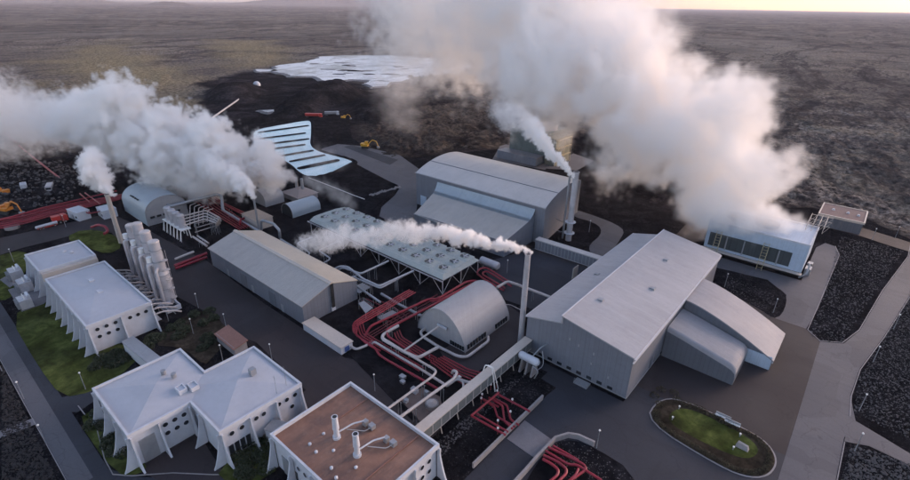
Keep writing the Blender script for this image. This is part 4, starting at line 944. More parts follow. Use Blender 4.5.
# red: four parallel overhead
pipes('red_pipe_rack', 'four parallel overhead red pipes turning down near the cream container', [
    (ZS, [(555-i*0+i*16, -2+i*7, 3.4), (190+i*14, 205+i*10, 3.4), (105+i*12, 262+i*6, 3.4), (100+i*10, 330+i*10, 1.2), (210+i*20, 430+i*6, 1.0), (300+i*25, 480+i*6, 1.0)][:(6 if i < 2 else 4)], 3.4, 0.17) for i in range(4)], 'red', supmat='steel')
pipes('red_pipe_rack', 'pair of long red pipes running from behind the barrel shed to the yard', [
    (ZR, [(345, 338, 2.6), (300, 322, 2.6), (262, 328, 2.6), (150, 396, 2.6), (115, 396, 2.6), (-120, 505, 2.6), (-140, 545, 0.9)], 2.6, 0.34),
    (ZR, [(325, 352, 2.4), (285, 338, 2.4), (155, 408, 2.4), (-30, 505, 2.4), (-55, 520, 2.4), (-50, 545, 2.0), (70, 625, 1.0)], 2.4, 0.34),
    (ZR, [(340, 346, 2.5), (292, 331, 2.5), (150, 403, 2.5), (120, 405, 2.5)], 2.5, 0.22)], 'red')
pipes('red_pipe_loop', 'nested red hairpin pipe loops behind the grey steep barrel shed', [
    (ZR, [(450, 335), (345, 270), (318, 275), (306, 292), (330, 312), (415, 362)], 1.6, 0.3),
    (ZR, [(445, 345), (350, 285), (333, 288), (330, 298), (420, 352)], 1.6, 0.28)], 'red', sup=False)
pipes('red_pipe_rack', 'low red pipes in rows on black gravel below the barrel shed gable', [
    (ZP, [(372+i*9, 338-i*4), (445+i*13, 392-i*5), (500+i*16, 425-i*8)], 0.7, 0.19) for i in range(6)], 'red', sup=False)
pipes('red_pipe', 'front red pipe with a kink along the edge of the brown yard', [
    (ZP, [(85, 205), (95, 238), (170, 290), (180, 312), (215, 335), (345, 408), (400, 440)], 0.9, 0.3)], 'red', sup=False)
pipes('red_pipe_rack', 'red pipes in a dark trench beside the end of the workshop', [
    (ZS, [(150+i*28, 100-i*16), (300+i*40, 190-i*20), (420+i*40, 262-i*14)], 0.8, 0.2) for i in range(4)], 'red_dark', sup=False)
# left red bundle
pipes('red_pipe_bundle', 'broad bundle of red pipes running in from the left edge', [
    (ZL, [(-60, 244-i*9, 1.6), (120, 208-i*9, 1.6), (250, 170-i*8, 1.6), (370, 142-i*7, 1.6), (520, 106-i*5, 1.6), (640, 78-i*4, 1.6)], 1.6, 0.34 if i in (1, 2, 4) else 0.2) for i in range(6)], 'red', sup=False)
pipes('red_pipe', 'thin long red pipe above the broad red bundle', [
    (ZL, [(-40, 205, 2), (200, 135, 2), (440, 80, 2), (560, 52, 2)], 2, 0.3)], 'red', sup=False)
pipes('red_pipe', 'red pipe branch crossing the broad bundle toward the left white cabin', [
    (ZL, [(383, 65, 3), (432, 108, 3)], 3, 0.25), (ZL, [(408, 62, 3), (482, 116, 3)], 3, 0.25), (ZL, [(372, 124, 3), (425, 162, 3), (482, 150, 3)], 3, 0.22), (ZL, [(384, 120, 3), (436, 160, 3)], 3, 0.22)], 'red', sup=False)
pipes('red_pipe_bundle', 'band of red pipes emerging from behind the large barrel shed', [
    (ZT, [(195+i*17, 40-i*5, 1.8), (330+i*17, 128-i*5, 1.8), (430+i*17, 195-i*5, 1.8), (600+i*14, 298-i*4, 1.8)], 1.8, 0.2) for i in range(6)], 'red', sup=False)
pipes('red_pipe_rack', 'pair of red pipes passing the small tan box house', [
    (ZT, [(430, 90, 2), (500, 138, 2), (665, 215, 2)], 2, 0.32), (ZT, [(440, 110, 2), (505, 150, 2), (655, 225, 2)], 2, 0.32), (ZT, [(600, 262, 2.6), (602, 238, 2.6), (660, 215, 2.6)], 2.6, 0.4)], 'red')
pipes('red_pipe', 'thick dark red pipe pair leaving the workshop end wall', [
    (Z(160, 230, 4.8), [(70, 172), (225, 112)], 0.9, 0.55), (Z(160, 230, 4.8), [(75, 185), (225, 130)], 0.7, 0.4)], 'red', sup=False)
pipes('far_pipeline', 'straight red pipeline crossing the lava toward the upper left', [
    (I, [(72, 188), (24, 150), (5, 133)], 1.2, 0.45)], 'red', cat='pipeline', sup=False)
pipes('far_pipeline', 'far pink pipeline ending at a white dome', [
    (I, [(212, 118), (255, 88)], 1.5, 0.6)], 'pipe_pale', cat='pipeline', sup=False)
pipes('red_pipe', 'coiled red pipe bend beside the small white block', [(ZL, [(440, 226, 1), (470, 215, 2.4), (505, 222, 2.4), (520, 245, 1), (500, 258, 1)], 1, 0.5)], 'red', sup=False)
# pit pipes
pipes('red_pipe_grid', 'red pipe frame with kinked pipes beside the grey wall', [
    (ZQ, [(90, 285, 1.8), (310, 100, 1.8)], 1.8, 0.24), (ZQ, [(90, 285, 1.2), (365, 440, 1.2)], 1.2, 0.24), (ZQ, [(135, 270, 1.2), (385, 415, 1.2)], 1.2, 0.22),
    (ZQ, [(300, 112, 1.3), (560, 252, 1.3)], 1.3, 0.24), (ZQ, [(190, 160, 1), (275, 215, 1), (300, 295, 1), (440, 375, 1)], 1, 0.22),
    (ZQ, [(230, 140, 1), (340, 205, 1), (355, 330, 1), (420, 390, 1)], 1, 0.24), (ZQ, [(270, 145, 1), (375, 200, 1), (405, 315, 1), (470, 360, 1)], 1, 0.22), (ZQ, [(180, 150, 1), (310, 215, 1)], 1, 0.2)], 'red', sup=False, bend=0.5)
pipes('red_pipe_rack', 'red pipes fanning out of the ground below the curved grey wall', [
    (ZU, [(150, 142), (355, 238), (440, 282), (468, 320), (430, 350), (360, 400), (300, 450)], 0.9, 0.26), (ZU, [(128, 172), (320, 288), (385, 285), (590, 415)], 0.9, 0.26),
    (ZU, [(110, 208), (230, 262), (300, 320), (300, 360), (220, 440)], 0.9, 0.28), (ZU, [(105, 240), (180, 280), (235, 330), (230, 370), (150, 440)], 0.9, 0.28),
    (ZU, [(400, 320), (380, 370), (300, 440)], 0.9, 0.24), (ZU, [(190, 130), (400, 250)], 0.9, 0.24)], 'red', sup=False, bend=1.0)
# pale pipes
pipes('pale_pipe', 'pale pipe wrapped around the base of the steep barrel shed', [
    (ZP, [(352, 215), (333, 228), (340, 244), (400, 283), (470, 318), (505, 322), (585, 262), (583, 246)], 0.9, 0.38)], 'pipe_pale', sup=False)
pipes('pale_pipe', 'thick pale pipe bending round in front of the barrel shed gable', [
    (ZP, [(398, 285, 2.2), (325, 325, 2.2), (270, 300, 2.2), (192, 252, 2.2), (196, 238, 2.2), (252, 205, 2.2)], 2.2, 0.42)], 'pipe_pale')
pipes('pale_pipe', 'straight cream beam pipe rising from thick pipe to the barrel shed gable', [
    (ZP, [(272, 298, 2.8), (400, 208, 5.2)], 2.8, 0.24)], 'pipe_pale', sup=False)
pipes('pale_pipe', 'two parallel pale pipes running down the yard edge to a junction', [
    (ZP, [(155, 272, 0.8), (165, 265, 1.6), (240, 310, 1.6), (345, 372, 1.6), (432, 428, 1.6)], 1.6, 0.3)], 'pipe_pale', sup=False)
pipes('pale_pipe', 'pale pipe entering the rusty-roofed block nearest its far corner', [
    (ZA, [(110, 0, 3), (250, 78, 3), (368, 148, 4), (352, 172, 4.5), (250, 245, 4.5), (125, 335, 4.5)], 4.5, 0.28)], 'pipe_pale')
pipes('pale_pipe', 'pale pipe with hooked end entering the rusty-roofed block near the long duct', [
    (ZA, [(442, 158, 2.0), (448, 146, 4), (466, 152, 4.6), (455, 182, 4.6), (330, 270, 4.6), (190, 372, 4.6)], 4.6, 0.32)], 'pipe_pale')
pipes('pale_pipe', 'white pipe with arch bracket climbing along the long duct', [
    (ZP, [(480, 405, 1.2), (520, 418, 1.5), (590, 360, 3.6), (640, 320, 4), (680, 285, 4)], 3, 0.36)], 'pipe_pale', sup=False)
pipes('pale_pipe', 'big grey pipe arching from the large barrel shed gable and dropping behind the workshop', [
    (ZT, [(105, 122, 6.5), (188, 158, 6.5), (330, 118, 6.5), (462, 86, 6.5), (490, 96, 6.5), (497, 182, 1.6), (580, 232, 1.6), (718, 308, 1.6)], 6.5, 0.6)], 'pipe_grey')
pipes('pale_pipe', 'inverted U grey pipe beside the thin steaming chimney', [
    (ZT, [(728, 300, 0.5), (728, 240, 5), (800, 262, 5), (836, 300, 5), (840, 345, 1.5)], 5, 0.5)], 'pipe_grey', sup=False)
pipes('pale_pipe_rack', 'grid of cream pipes beside the four upright cylinders', [
    (ZT, [(238+i*8, 222+i*17, 5.5), (395+i*-2, 182+i*17, 5.5), (480+i*-8, 228+i*10, 5.5), (480+i*-8, 262+i*8, 2.0)], 5.5, 0.28) for i in range(4)], 'pipe_pale')
pipes('pale_pipe_rack', 'tangle of small cream pipes under the pipe grid', [
    (ZT, [(300+i*26, 290-i*10, 2.5), (300+i*26, 150+i*8, 5), (335+i*26, 140+i*8, 5)], 2.5, 0.17) for i in range(5)]+[(ZT, [(330, 262+i*26, 2), (450, 232+i*22, 2)], 2, 0.18) for i in range(3)], 'pipe_pale', sup=False)
pipes('pale_pipe', 'two cream pipes running into the workshop far end', [
    (ZT, [(318, 340), (400, 395)], 2.2, 0.4), (ZT, [(345, 335), (412, 380)], 2.2, 0.3)], 'pipe_pale')
pipes('pale_pipe', 'low white pipe between the exhaust stacks and the workshop', [(ZT, [(210, 475), (322, 430)], 1.0, 0.4)], 'pipe_pale', sup=False)
pipes('pale_pipe_rack', 'long grey pipes along the back of the workshop', [
    (ZW, [(395, 215, 2.6), (520, 290, 2.6), (620, 345, 2.6), (780, 455, 2.6), (830, 490, 2.6)], 2.6, 0.36),
    (ZW, [(380, 222, 2.4), (480, 282, 2.4), (650, 372, 2.4), (720, 420, 2.4)], 2.4, 0.28)], 'pipe_grey')
pipes('pale_pipe_rack', 'looping grey pipes between the workshop and the fan deck', [
    (ZF, [(545, 388, 4.6), (380, 462, 4.6), (300, 425, 4.6), (228, 368, 4.6), (190, 366, 4.6), (150, 388, 2.6)], 4.6, 0.34),
    (ZF, [(425, 340, 4.6), (292, 402, 4.6), (205, 372, 4.4), (165, 395, 2.6)], 4.6, 0.3),
    (ZF, [(410, 350, 4.2), (240, 425, 4.2)], 4.2, 0.26), (ZF, [(530, 395, 4.2), (385, 472, 4.2), (250, 415, 4.2)], 4.2, 0.26),
    (ZF, [(185, 245, 4.4), (90, 290, 4.4), (148, 330, 4.4), (100, 358, 2.6)], 4.4, 0.26), (ZF, [(60, 225, 4.2), (-15, 255, 4.2), (50, 305, 4.2), (10, 330, 2.6)], 4.2, 0.26)], 'pipe_grey')
pipes('pale_pipe', 'grey pipe lying under the red overhead pipes', [(ZS, [(330, 30, 1.2), (480, 118, 1.2), (660, 210, 1.2)], 1.2, 0.4)], 'pipe_grey', sup=False)
pipes('pale_pipe', 'pale pipe from the steep barrel shed to the big hall wall', [
    (ZR, [(388, 350, 3.2), (430, 325, 3.6), (470, 338, 3.6), (600, 388, 3.6)], 3.6, 0.42)], 'pipe_pale')
pipes('pale_pipe', 'thin rail pipe from steep barrel shed to the slender chimney', [(ZR, [(415, 418), (440, 418), (500, 448)], 1.2, 0.12)], 'pipe_pale', sup=False)
# bracket arch on the long duct
t_ = thing('pipe_bracket', 'white A-shaped bracket straddling the long pale duct', 'bracket', (-51, 73, 0))
MB().tube([(-49.6, 74.2, 0), (-50.6, 74.0, 6.4), (-52.4, 73.8, 6.4), (-52.9, 73.6, 4)], 0.14, 6, bend=0.5).tube([(-49.6, 75.4, 0), (-50.6, 74.4, 6.2), (-52, 74.2, 6.3)], 0.12, 6, bend=0.4).build('frame', 'lamp_white', t_)
# equipment between the rusty-roofed block, the long duct and the red rack
sheet('black_pad', PZ(ZA, [(112, 222), (205, 168), (292, 215), (185, 285)]), 'gravel_black')
sheet('brown_slab', PZ(ZA, [(196, 292), (300, 228), (385, 275), (395, 318), (330, 392), (300, 405)]), 'brown_slab')
q = pix(*ZA(345, 318)); t_ = thing('round_filter', 'round tan basin with a domed lid on the brown slab beside the long duct', 'basin', q)
MB().cone((q.x, q.y, 0), (q.x, q.y, 1.0), 1.5, 1.5, 20).build('basin', 'concrete', t_); MB().cone((q.x, q.y, 1.01), (q.x, q.y, 1.7), 1.2, 0.4, 16).build('lid', 'pipe_pale', t_)
for (x, y, w_, d_, h_, lb) in ((262, 252, 1.6, 1.0, 1.1, 'white cabinet on the brown slab under the pale pipes'), (222, 300, 0.8, 0.8, 0.9, 'small white cabinet by the parapet corner of the brown slab'), (205, 185, 1.4, 1.0, 0.8, 'grey pump box on the black pad'), (205, 208, 1.1, 0.8, 0.7, 'second smaller grey pump box on the black pad'), (318, 268, 0.9, 0.6, 1.3, 'upright grey cabinet at the back of the brown slab')):
    q = pix(*ZA(x, y)); t_ = thing('control_cabinet', lb, 'cabinet', q)
    MB().box(q.x-w_/2, q.x+w_/2, q.y-d_/2, q.y+d_/2, 0.1, h_).build('body', 'white' if 'white' in lb else 'steel', t_); MB().box(q.x-w_/2-.06, q.x+w_/2+.06, q.y-d_/2-.06, q.y+d_/2+.06, h_, h_+0.08).build('lid', 'steel', t_)
def platform(f, pts, z, lb, mat='steel'):
    pl = PZ(f, pts, z); t_ = thing('grating_platform', lb, 'platform', (pl[0].x, pl[0].y, 0)); mb = MB().prism(pl, z-0.12, z); mb.build('deck', mat, t_)
    for p in pl: MB().bar((p.x, p.y, 0), (p.x, p.y, z-0.12), 0.1).build('leg', mat, t_)
    rl = MB()
    for a, b in zip(pl, pl[1:]+pl[:1]):
        for h_ in (0.5, 1.05): rl.bar((a.x, a.y, z+h_), (b.x, b.y, z+h_), 0.035)
        rl.bar((a.x, a.y, z), (a.x, a.y, z+1.05), 0.045)
    rl.build('railing', 'pipe_grey', t_)
platform(ZS, [(148, 105), (190, 85), (262, 140), (205, 185)], 2.2, 'small grating platform against the workshop end wall')
platform(ZS, [(300, 215), (420, 160), (462, 185), (345, 250)], 1.6, 'grating platform tucked under the four overhead red pipes')
platform(ZF, [(240, 470), (300, 445), (340, 466), (285, 495)], 2.4, 'grating platform between the workshop and the looping grey pipes')
q = pix(574.5, 278); t_ = thing('board_panel', 'tall beige board standing in the dark yard by the big hall', 'board', q)
MB().box(q.x-0.1, q.x+0.1, q.y-1.6, q.y+1.6, 0.5, 4.2).build('panel', 'cream', t_)
for dy in (-1.4, 1.4): MB().bar((q.x-.25, q.y+dy, 0), (q.x-.25, q.y+dy, 4.0), 0.1).build('post', 'steel', t_)
pipes('red_pipe_rack', 'three red pipes stepping from the overhead rack down toward the pale pipe junction', [
    (ZP, [(100+i*9, 195-i*3, 2.2), (112+i*9, 240-i*4, 1.4), (200+i*8, 295-i*5, 1.0), (330+i*8, 372-i*5, 1.0)], 1.0, 0.17) for i in range(3)], 'red', sup=False)
pipes('red_pipe_rack', 'low dark red pipes under the overhead rack toward the fan deck', [
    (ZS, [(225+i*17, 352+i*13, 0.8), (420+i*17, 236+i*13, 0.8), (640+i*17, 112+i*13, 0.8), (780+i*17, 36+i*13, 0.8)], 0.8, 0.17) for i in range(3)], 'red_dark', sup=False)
pipes('red_pipe_rack', 'red pipes passing between the barrel shed gable and the pale bends', [
    (ZP, [(238+i*9, 232-i*5, 1.2), (248+i*9, 258-i*5, 1.2), (345+i*9, 318-i*5, 1.0), (375+i*9, 335-i*5, 0.8)], 1.2, 0.18) for i in range(3)], 'red', sup=False)
pipes('pale_pipe', 'short pale pipe with valves between the duct and the low red rows', [(ZP, [(432, 428, 1.2), (470, 402, 1.2), (492, 412, 1.2), (492, 440, 1.2)], 1.2, 0.26)], 'pipe_pale', sup=False)
for (f, x, y, lb) in ((ZP, 468, 410, 'pale valve assembly at the hooked pipe by the long duct'), (ZP, 292, 322, 'pale valve assembly where the cream beam pipe starts'), (ZT, 470, 250, 'pale valve assembly at the end of the cream pipe grid')):
    q = pix(*f(x, y)); t_ = thing('valve_assembly', lb, 'valve', q)
    MB().cone((q.x, q.y, 0), (q.x, q.y, 2.0), 0.22, 0.22, 10).cone((q.x-0.9, q.y, 1.2), (q.x+0.9, q.y, 1.2), 0.3, 0.3, 10).build('body', 'pipe_pale', t_)
    MB().cone((q.x, q.y, 2.0), (q.x, q.y, 2.1), 0.5, 0.5, 14).build('handwheel', 'red', t_)
    MB().box(q.x-0.5, q.x+0.5, q.y+0.5, q.y+1.1, 0, 1.0).build('actuator', 'lamp_white', t_)
# white valve stubs around the pit pipes
for i, (x, y) in enumerate(((290, 62), (175, 158), (168, 190), (295, 130), (415, 200), (400, 298), (300, 370), (300, 432), (245, 80))):
    q = pix(*ZQ(x, y), 0)
    tv_ = thing('valve_post', 'small white valve post among the red pipes of the square pipe frame', 'valve', q, 'valve posts among the pit pipes')
    MB().cone((q.x, q.y, 0), (q.x, q.y, 1.5), 0.09, 0.09, 8).build('post', 'red', tv_); MB().cone((q.x, q.y, 1.5), (q.x, q.y, 1.85), 0.22, 0.22, 8).build('handwheel', 'lamp_white', tv_)
# horizontal tank on white legs beside hall, small cylinder tank
tt = thing('water_tank', 'white horizontal tank on splayed concrete legs at the hall corner', 'tank', (-46, 85, 0))
MB().cone((-50.0, 84.9, 4.0), (-45.4, 84.9, 4.0), 0.95, 0.95, 16).cone((-45.4, 84.9, 4.0), (-44.9, 84.9, 4.0), 0.95, 0.5, 16).cone((-50.5, 84.9, 4), (-50, 84.9, 4), 0.5, 0.95, 16).build('vessel', 'white', tt)
for x in (-49.2, -47.6, -46.0): MB().add([(x-.25, 83.4, 0), (x+.25, 83.4, 0), (x+.25, 86.4, 0), (x-.25, 86.4, 0), (x-.2, 84.2, 3.3), (x+.2, 84.2, 3.3), (x+.2, 85.6, 3.3), (x-.2, 85.6, 3.3)], [(0, 1, 5, 4), (1, 2, 6, 5), (2, 3, 7, 6), (3, 0, 4, 7), (4, 5, 6, 7)]).build('leg', 'concrete', tt)
MB().tube([(-45.2, 83.8, 0), (-44.2, 83.8, 2.8), (-46, 84, 3.2)], 0.14, 6).tube([(-46.5, 86, 0), (-44.5, 86.6, 2.4), (-46, 88, 5.2)], 0.12, 6).tube([(-47.5, 86, 3.9), (-47, 89, 5.3), (-46.5, 91, 5.3)], 0.18, 6).build('pipe', 'steel', tt)
tt = thing('gas_tank', 'small pale cylinder tank lying behind the nested red loops', 'tank', (-87, 121, 0))
MB().cone((-90, 121.4, 1.5), (-83.2, 121.4, 1.5), 1.35, 1.35, 18).cone((-83.2, 121.4, 1.5), (-82.8, 121.4, 1.5), 1.35, 0.9, 18).build('vessel', 'tank', tt)
for x in (-88.5, -84.8): MB().box(x-.2, x+.2, 120.4, 122.4, 0, 0.7).build('leg', 'steel', tt)
# round sump at the red bundle
q = pix(12.5, 228.3)
tag(MB().cone((q.x, q.y, 0), (q.x, q.y, 0.9), 2.4, 2.4, 24).cone((q.x, q.y, 0.9), (q.x, q.y, 1.1), 2.5, 2.2, 24).build('round_tank', 'concrete'), 'round pale concrete tank beside the red bundle at the left edge', 'tank')

# ------------------------------------------------------------------ walls and fences
def wall_line(label, pts, h, w, mat='concrete', name='retaining_wall', ext=0.0):
    mb = MB(); pts = [Vector((p[0], p[1])) for p in pts]
    q = []
    for i, p in enumerate(pts):
        d = (pts[min(i+1, len(pts)-1)]-pts[max(i-1, 0)]).normalized(); q.append((p, Vector((-d.y, d.x))))
    ol = [p+n*w/2 for p, n in q]+[p-n*w/2 for p, n in q[::-1]]
    return tag(mb.prism(ol, -0.05, h).build(name, mat), label, 'wall')
wall_line('straight low concrete wall beside the square red pipe frame', [(-40.4, 54.5), (-40.1, 79.2)], 1.3, 0.4)
aw = chaikin([(-32.3, 56), (-32.2, 60), (-32.2, 64.3), (-31.9, 70.5), (-30.4, 73.2), (-28.6, 74.2), (-25.3, 74.6)], 0)
wall_line('low concrete wall curving around the fanned red pipes', aw, 1.3, 0.45)
q1, q2, q3 = pix(*Z(0, 180, 4.8)(60, 232)), 0, 0

# ------------------------------------------------------------------ lamp posts
lamp = None
LP = [((854.5, 451), 'lamp post at the fork beside the right road, nearest the bottom edge'), ((859, 411), 'lamp post at the corner of the big dark gravel right of the road'), ((893.5, 329), 'lamp post in right gravel beside the road bend'),
      ((873, 362), 'lamp post in right gravel below the road bend'), ((773, 313), 'lamp post in the rounded gravel island by the curved wing'), ((596.5, 448), 'lamp post at the end of the curved concrete wall'),
      ((24, 399), 'lamp post on the outer side of the left road, upper one'), ((46, 443), 'lamp post on the outer side of the left road, where the path starts'), ((85.7, 389.5), 'lamp post standing in the lawn in front of the long white block'),
      ((2, 371), 'lamp post on the outer side of the left road at the picture edge'), ((198.5, 308), 'lamp post by the garden near the white basin'), ((226.5, 329), 'lamp post at the yard side of the garden'),
      ((193.5, 334), 'lamp post in the garden behind the twin-square block'), ((223, 361), 'lamp post behind the notch of the twin-square block'), ((507, 273), 'lamp post in the dark yard behind the slender chimney'), ((589, 232), 'lamp post inside the curve of the pale path'),
      ((66, 227), 'lamp post in front of the small white cabin by the red bundle'), ((724.5, 287), 'lamp post in gravel behind the hall wing'), ((872, 240), 'lamp post on the track beside the dark slate block'), ((895, 238), 'lamp post at the lava edge far right'),
      ((14, 262), 'lamp post by the small grass patch at the far left'), ((375, 391), 'lamp post right behind the far parapet of the rusty-roofed block'), ((272, 360), 'tall thin mast beside the twin-square block facing the yard')]
for (px, py), lb in LP:
    q = pix(px, py)
    if lamp is None:
        lamp = thing('lamp_post', lb, 'lamp post', (0, 0, 0), 'lamp posts around the plant')
        MB().cone((0, 0, 0), (0, 0, 4.6), 0.1, 0.06, 8).build('pole', 'steel', lamp)
        MB().cone((0, 0, 4.6), (0, 0, 4.75), 0.1, 0.22, 12).cone((0, 0, 4.75), (0, 0, 4.95), 0.22, 0.14, 12).build('lamp_head', 'lamp_white', lamp)
        lamp.location = q
    else: copy_thing(lamp, q, lb)

# ------------------------------------------------------------------ pools
def water_mat(name, deep, pale):
    mt, nt, b, pos = newmat(name)
    c = ramp(nt, noise(nt, pos, 0.06, 5, 0.6), [(0.35, deep), (0.65, pale)])
    nt.links.new(c, b.inputs['Base Color']); b.inputs['Roughness'].default_value = 0.12
    bump(nt, b, noise(nt, pos, 1.2, 3), 0.15, 0.05); return mt
M['milky'] = water_mat('milky_turquoise_water', (0.40, 0.62, 0.68), (0.66, 0.80, 0.82))
def silica_mat():
    mt, nt, b, pos = newmat('pale_silica_flats')
    c = ramp(nt, noise(nt, pos, 0.018, 7, 0.62, 0.8), [(0.34, (0.16, 0.15, 0.155)), (0.45, (0.36, 0.36, 0.39)), (0.6, (0.55, 0.56, 0.60))])
    sx = nt.nodes.new('ShaderNodeMapping'); sx.inputs['Rotation'].default_value = (0, 0, -0.7); sx.inputs['Scale'].default_value = (1, 0.7, 1); nt.links.new(pos, sx.inputs[0])
    c = mix(nt, ramp(nt, noise(nt, sx.outputs[0], 0.03, 7, 0.7, 1.0), [(0.53, (0, 0, 0)), (0.6, (0.8,)*3)]), c, (0.09, 0.08, 0.08))
    nt.links.new(c, b.inputs['Base Color']); b.inputs['Roughness'].default_value = 0.35; return mt
M['silica'] = silica_mat()
ZZ = Z(200, 110, 4.8)
pool = PZ(ZZ, [(258, 96), (390, 72), (512, 50), (532, 56), (533, 80), (533, 125), (526, 168), (560, 198), (640, 220), (705, 236), (742, 254), (690, 278), (620, 302), (560, 318), (515, 318), (478, 300), (440, 262), (385, 232), (300, 210), (262, 196), (258, 140)])
pool = chaikin(pool, 2)
pm = MB().prism(pool, -0.5, 0.10); struct('settling_pool_water', pm, 'milky')
dikes = [[(278, 110), (522, 76)], [(258, 144), (508, 112)], [(278, 172), (524, 140)], [(262, 200), (505, 168)], [(392, 222), (545, 196)], [(430, 250), (600, 218)], [(470, 284), (668, 242)]]
for i, d in enumerate(dikes):
    a, b = PZ(ZZ, d); mb = MB(); n = 30; L = (b-a); w = 1.2 if i < 6 else 2.0; nn = Vector((-L.y, L.x, 0)).normalized(); up = []; lo = []
    for k in range(n+1):
        c = a+L*k/n; e = w*(0.4+0.6*math.sin(math.pi*min(1, max(0, k/n)))**0.25)*random.uniform(0.9, 1.08); up.append(c+nn*e); lo.append(c-nn*e)
    tag(mb.prism(up+lo[::-1], -0.3, 0.55).build('dike', 'gravel_black'), kind='structure')
# rim berm of black scoria round the pool
brm = MB(); n = len(pool); o_ = inset(pool, -3.2)
vs = [(p.x, p.y, 0.08) for p in pool]+[((p.x+q.x)/2, (p.y+q.y)/2, 0.75+0.2*math.sin(i*2.3)) for i, (p, q) in enumerate(zip(pool, o_))]+[(q.x, q.y, -0.1) for q in o_]
brm.add(vs, [(L*n+i, L*n+(i+1) % n, (L+1)*n+(i+1) % n, (L+1)*n+i) for L in (0, 1) for i in range(n)], 0, True)
struct('pool_berm', brm, 'gravel_black')
def ragged(pts, k=3, amp=0.12, seed=1):
    rnd = random.Random(seed); p = [Vector((q[0], q[1])) for q in pts]
    for _ in range(k):
        r = []
        for i in range(len(p)):
            a, b = p[i], p[(i+1) % len(p)]; m_ = (a+b)/2; d = b-a; r += [a, m_+Vector((-d.y, d.x))*rnd.uniform(-amp, amp)]
        p = r
    return p
zf = Z(230, 0, 3.957); M['shore'] = MAT('silica_crust', (0.17, 0.16, 0.16), 0.9, 0.4, 0.05, 0.4)
far_pond = [ragged(PZ(zf, [(160, 285), (190, 262), (300, 250), (350, 228), (450, 222), (640, 222), (900, 236), (960, 262), (820, 300), (640, 330), (600, 322), (520, 320), (470, 318), (380, 325), (330, 305), (240, 305)]), 4, 0.14, 3),
            ragged(PZ(zf, [(530, 335), (560, 322), (640, 328), (620, 345), (560, 350)]), 3, 0.12, 4),
            ragged(PZ(zf, [(100, 278), (180, 278), (190, 284), (120, 288)]), 3, 0.1, 5),
            ragged(PZ(zf, [(440, 352), (500, 352), (520, 360), (490, 380), (478, 372), (440, 362)]), 3, 0.12, 6),
            ragged(PZ(zf, [(115, 440), (240, 432), (330, 420), (400, 400), (400, 410), (340, 430), (240, 442), (150, 448)]), 3, 0.1, 7),
            ragged(P([(470, 52), (520, 50), (575, 53), (590, 57), (540, 57), (500, 55)]), 3, 0.1, 8)]
for i, pl in enumerate(far_pond):
    struct('silica_pond', MB().prism(pl, -4, 1.25 if i not in (4,) else 0.9), 'silica')
    sh = MB(); n = len(pl); o_ = inset(pl, -5 if i == 0 else -2.5)      # shallow shore of grey silica crust sloping out of the water
    zt_ = 1.25 if i != 4 else 0.9
    sh.add([(p.x, p.y, zt_+0.03) for p in pl]+[(q.x, q.y, zt_-1.2) for q in o_], [(k, (k+1) % n, (k+1) % n+n, k+n) for k in range(n)]); struct('silica_shore', sh, 'shore')
brnd = random.Random(12)
for i in range(16):
    x_, y_ = brnd.uniform(330, 690), brnd.uniform(245, 308); c = pix(*zf(x_, y_)); rx_, ry_ = brnd.uniform(5, 15), brnd.uniform(2, 6); n = 14; ph = brnd.uniform(0, 6)
    ps = [(c.x+(rx_*math.cos(t)*math.cos(YAW)-ry_*math.sin(t)*math.sin(YAW))*brnd.uniform(0.7, 1.3), c.y+(rx_*math.cos(t)*math.sin(YAW)+ry_*math.sin(t)*math.cos(YAW))*brnd.uniform(0.7, 1.3)) for t in [6.283*k/n for k in range(n)]]
    tag(MB().prism(ps, -1, 1.32+0.02*i).build('lava_bank', 'shore' if i % 3 else 'gravel'), kind='structure')
# white dome at the far pipeline
q = pix(257, 86); tag(MB().cone((q.x, q.y, 0), (q.x, q.y, 2.5), 3.6, 3.6, 18).cone((q.x, q.y, 2.5), (q.x, q.y, 4.4), 3.6, 1.8, 18).build('white_dome', 'white'), 'small white dome at the end of the far pink pipeline', 'dome')
pipes('white_fence_rail', 'white rail line running from the pools along the black gravel bed', [(ZZ, [(522, 325), (640, 370), (740, 410), (790, 428)], 0.9, 0.16)], 'lamp_white', cat='rail', sup=False)
# edge stones along the black bed
ef = MB(); rr = random.Random(4)
for k in range(26):
    q = pix(*Z(360, 110, 4.8)(50+k*5.6+rr.uniform(-2, 2), 412-k*1.6+rr.uniform(-3, 3))); s_ = rr.uniform(0.5, 1.0)
    ef.cone((q.x, q.y, 0), (q.x+0.1, q.y, s_), s_, s_*0.4, 6)
tag(ef.build('edge_stones', 'concrete'), 'line of pale boulders edging the black gravel bed', 'boulders', kind='stuff')

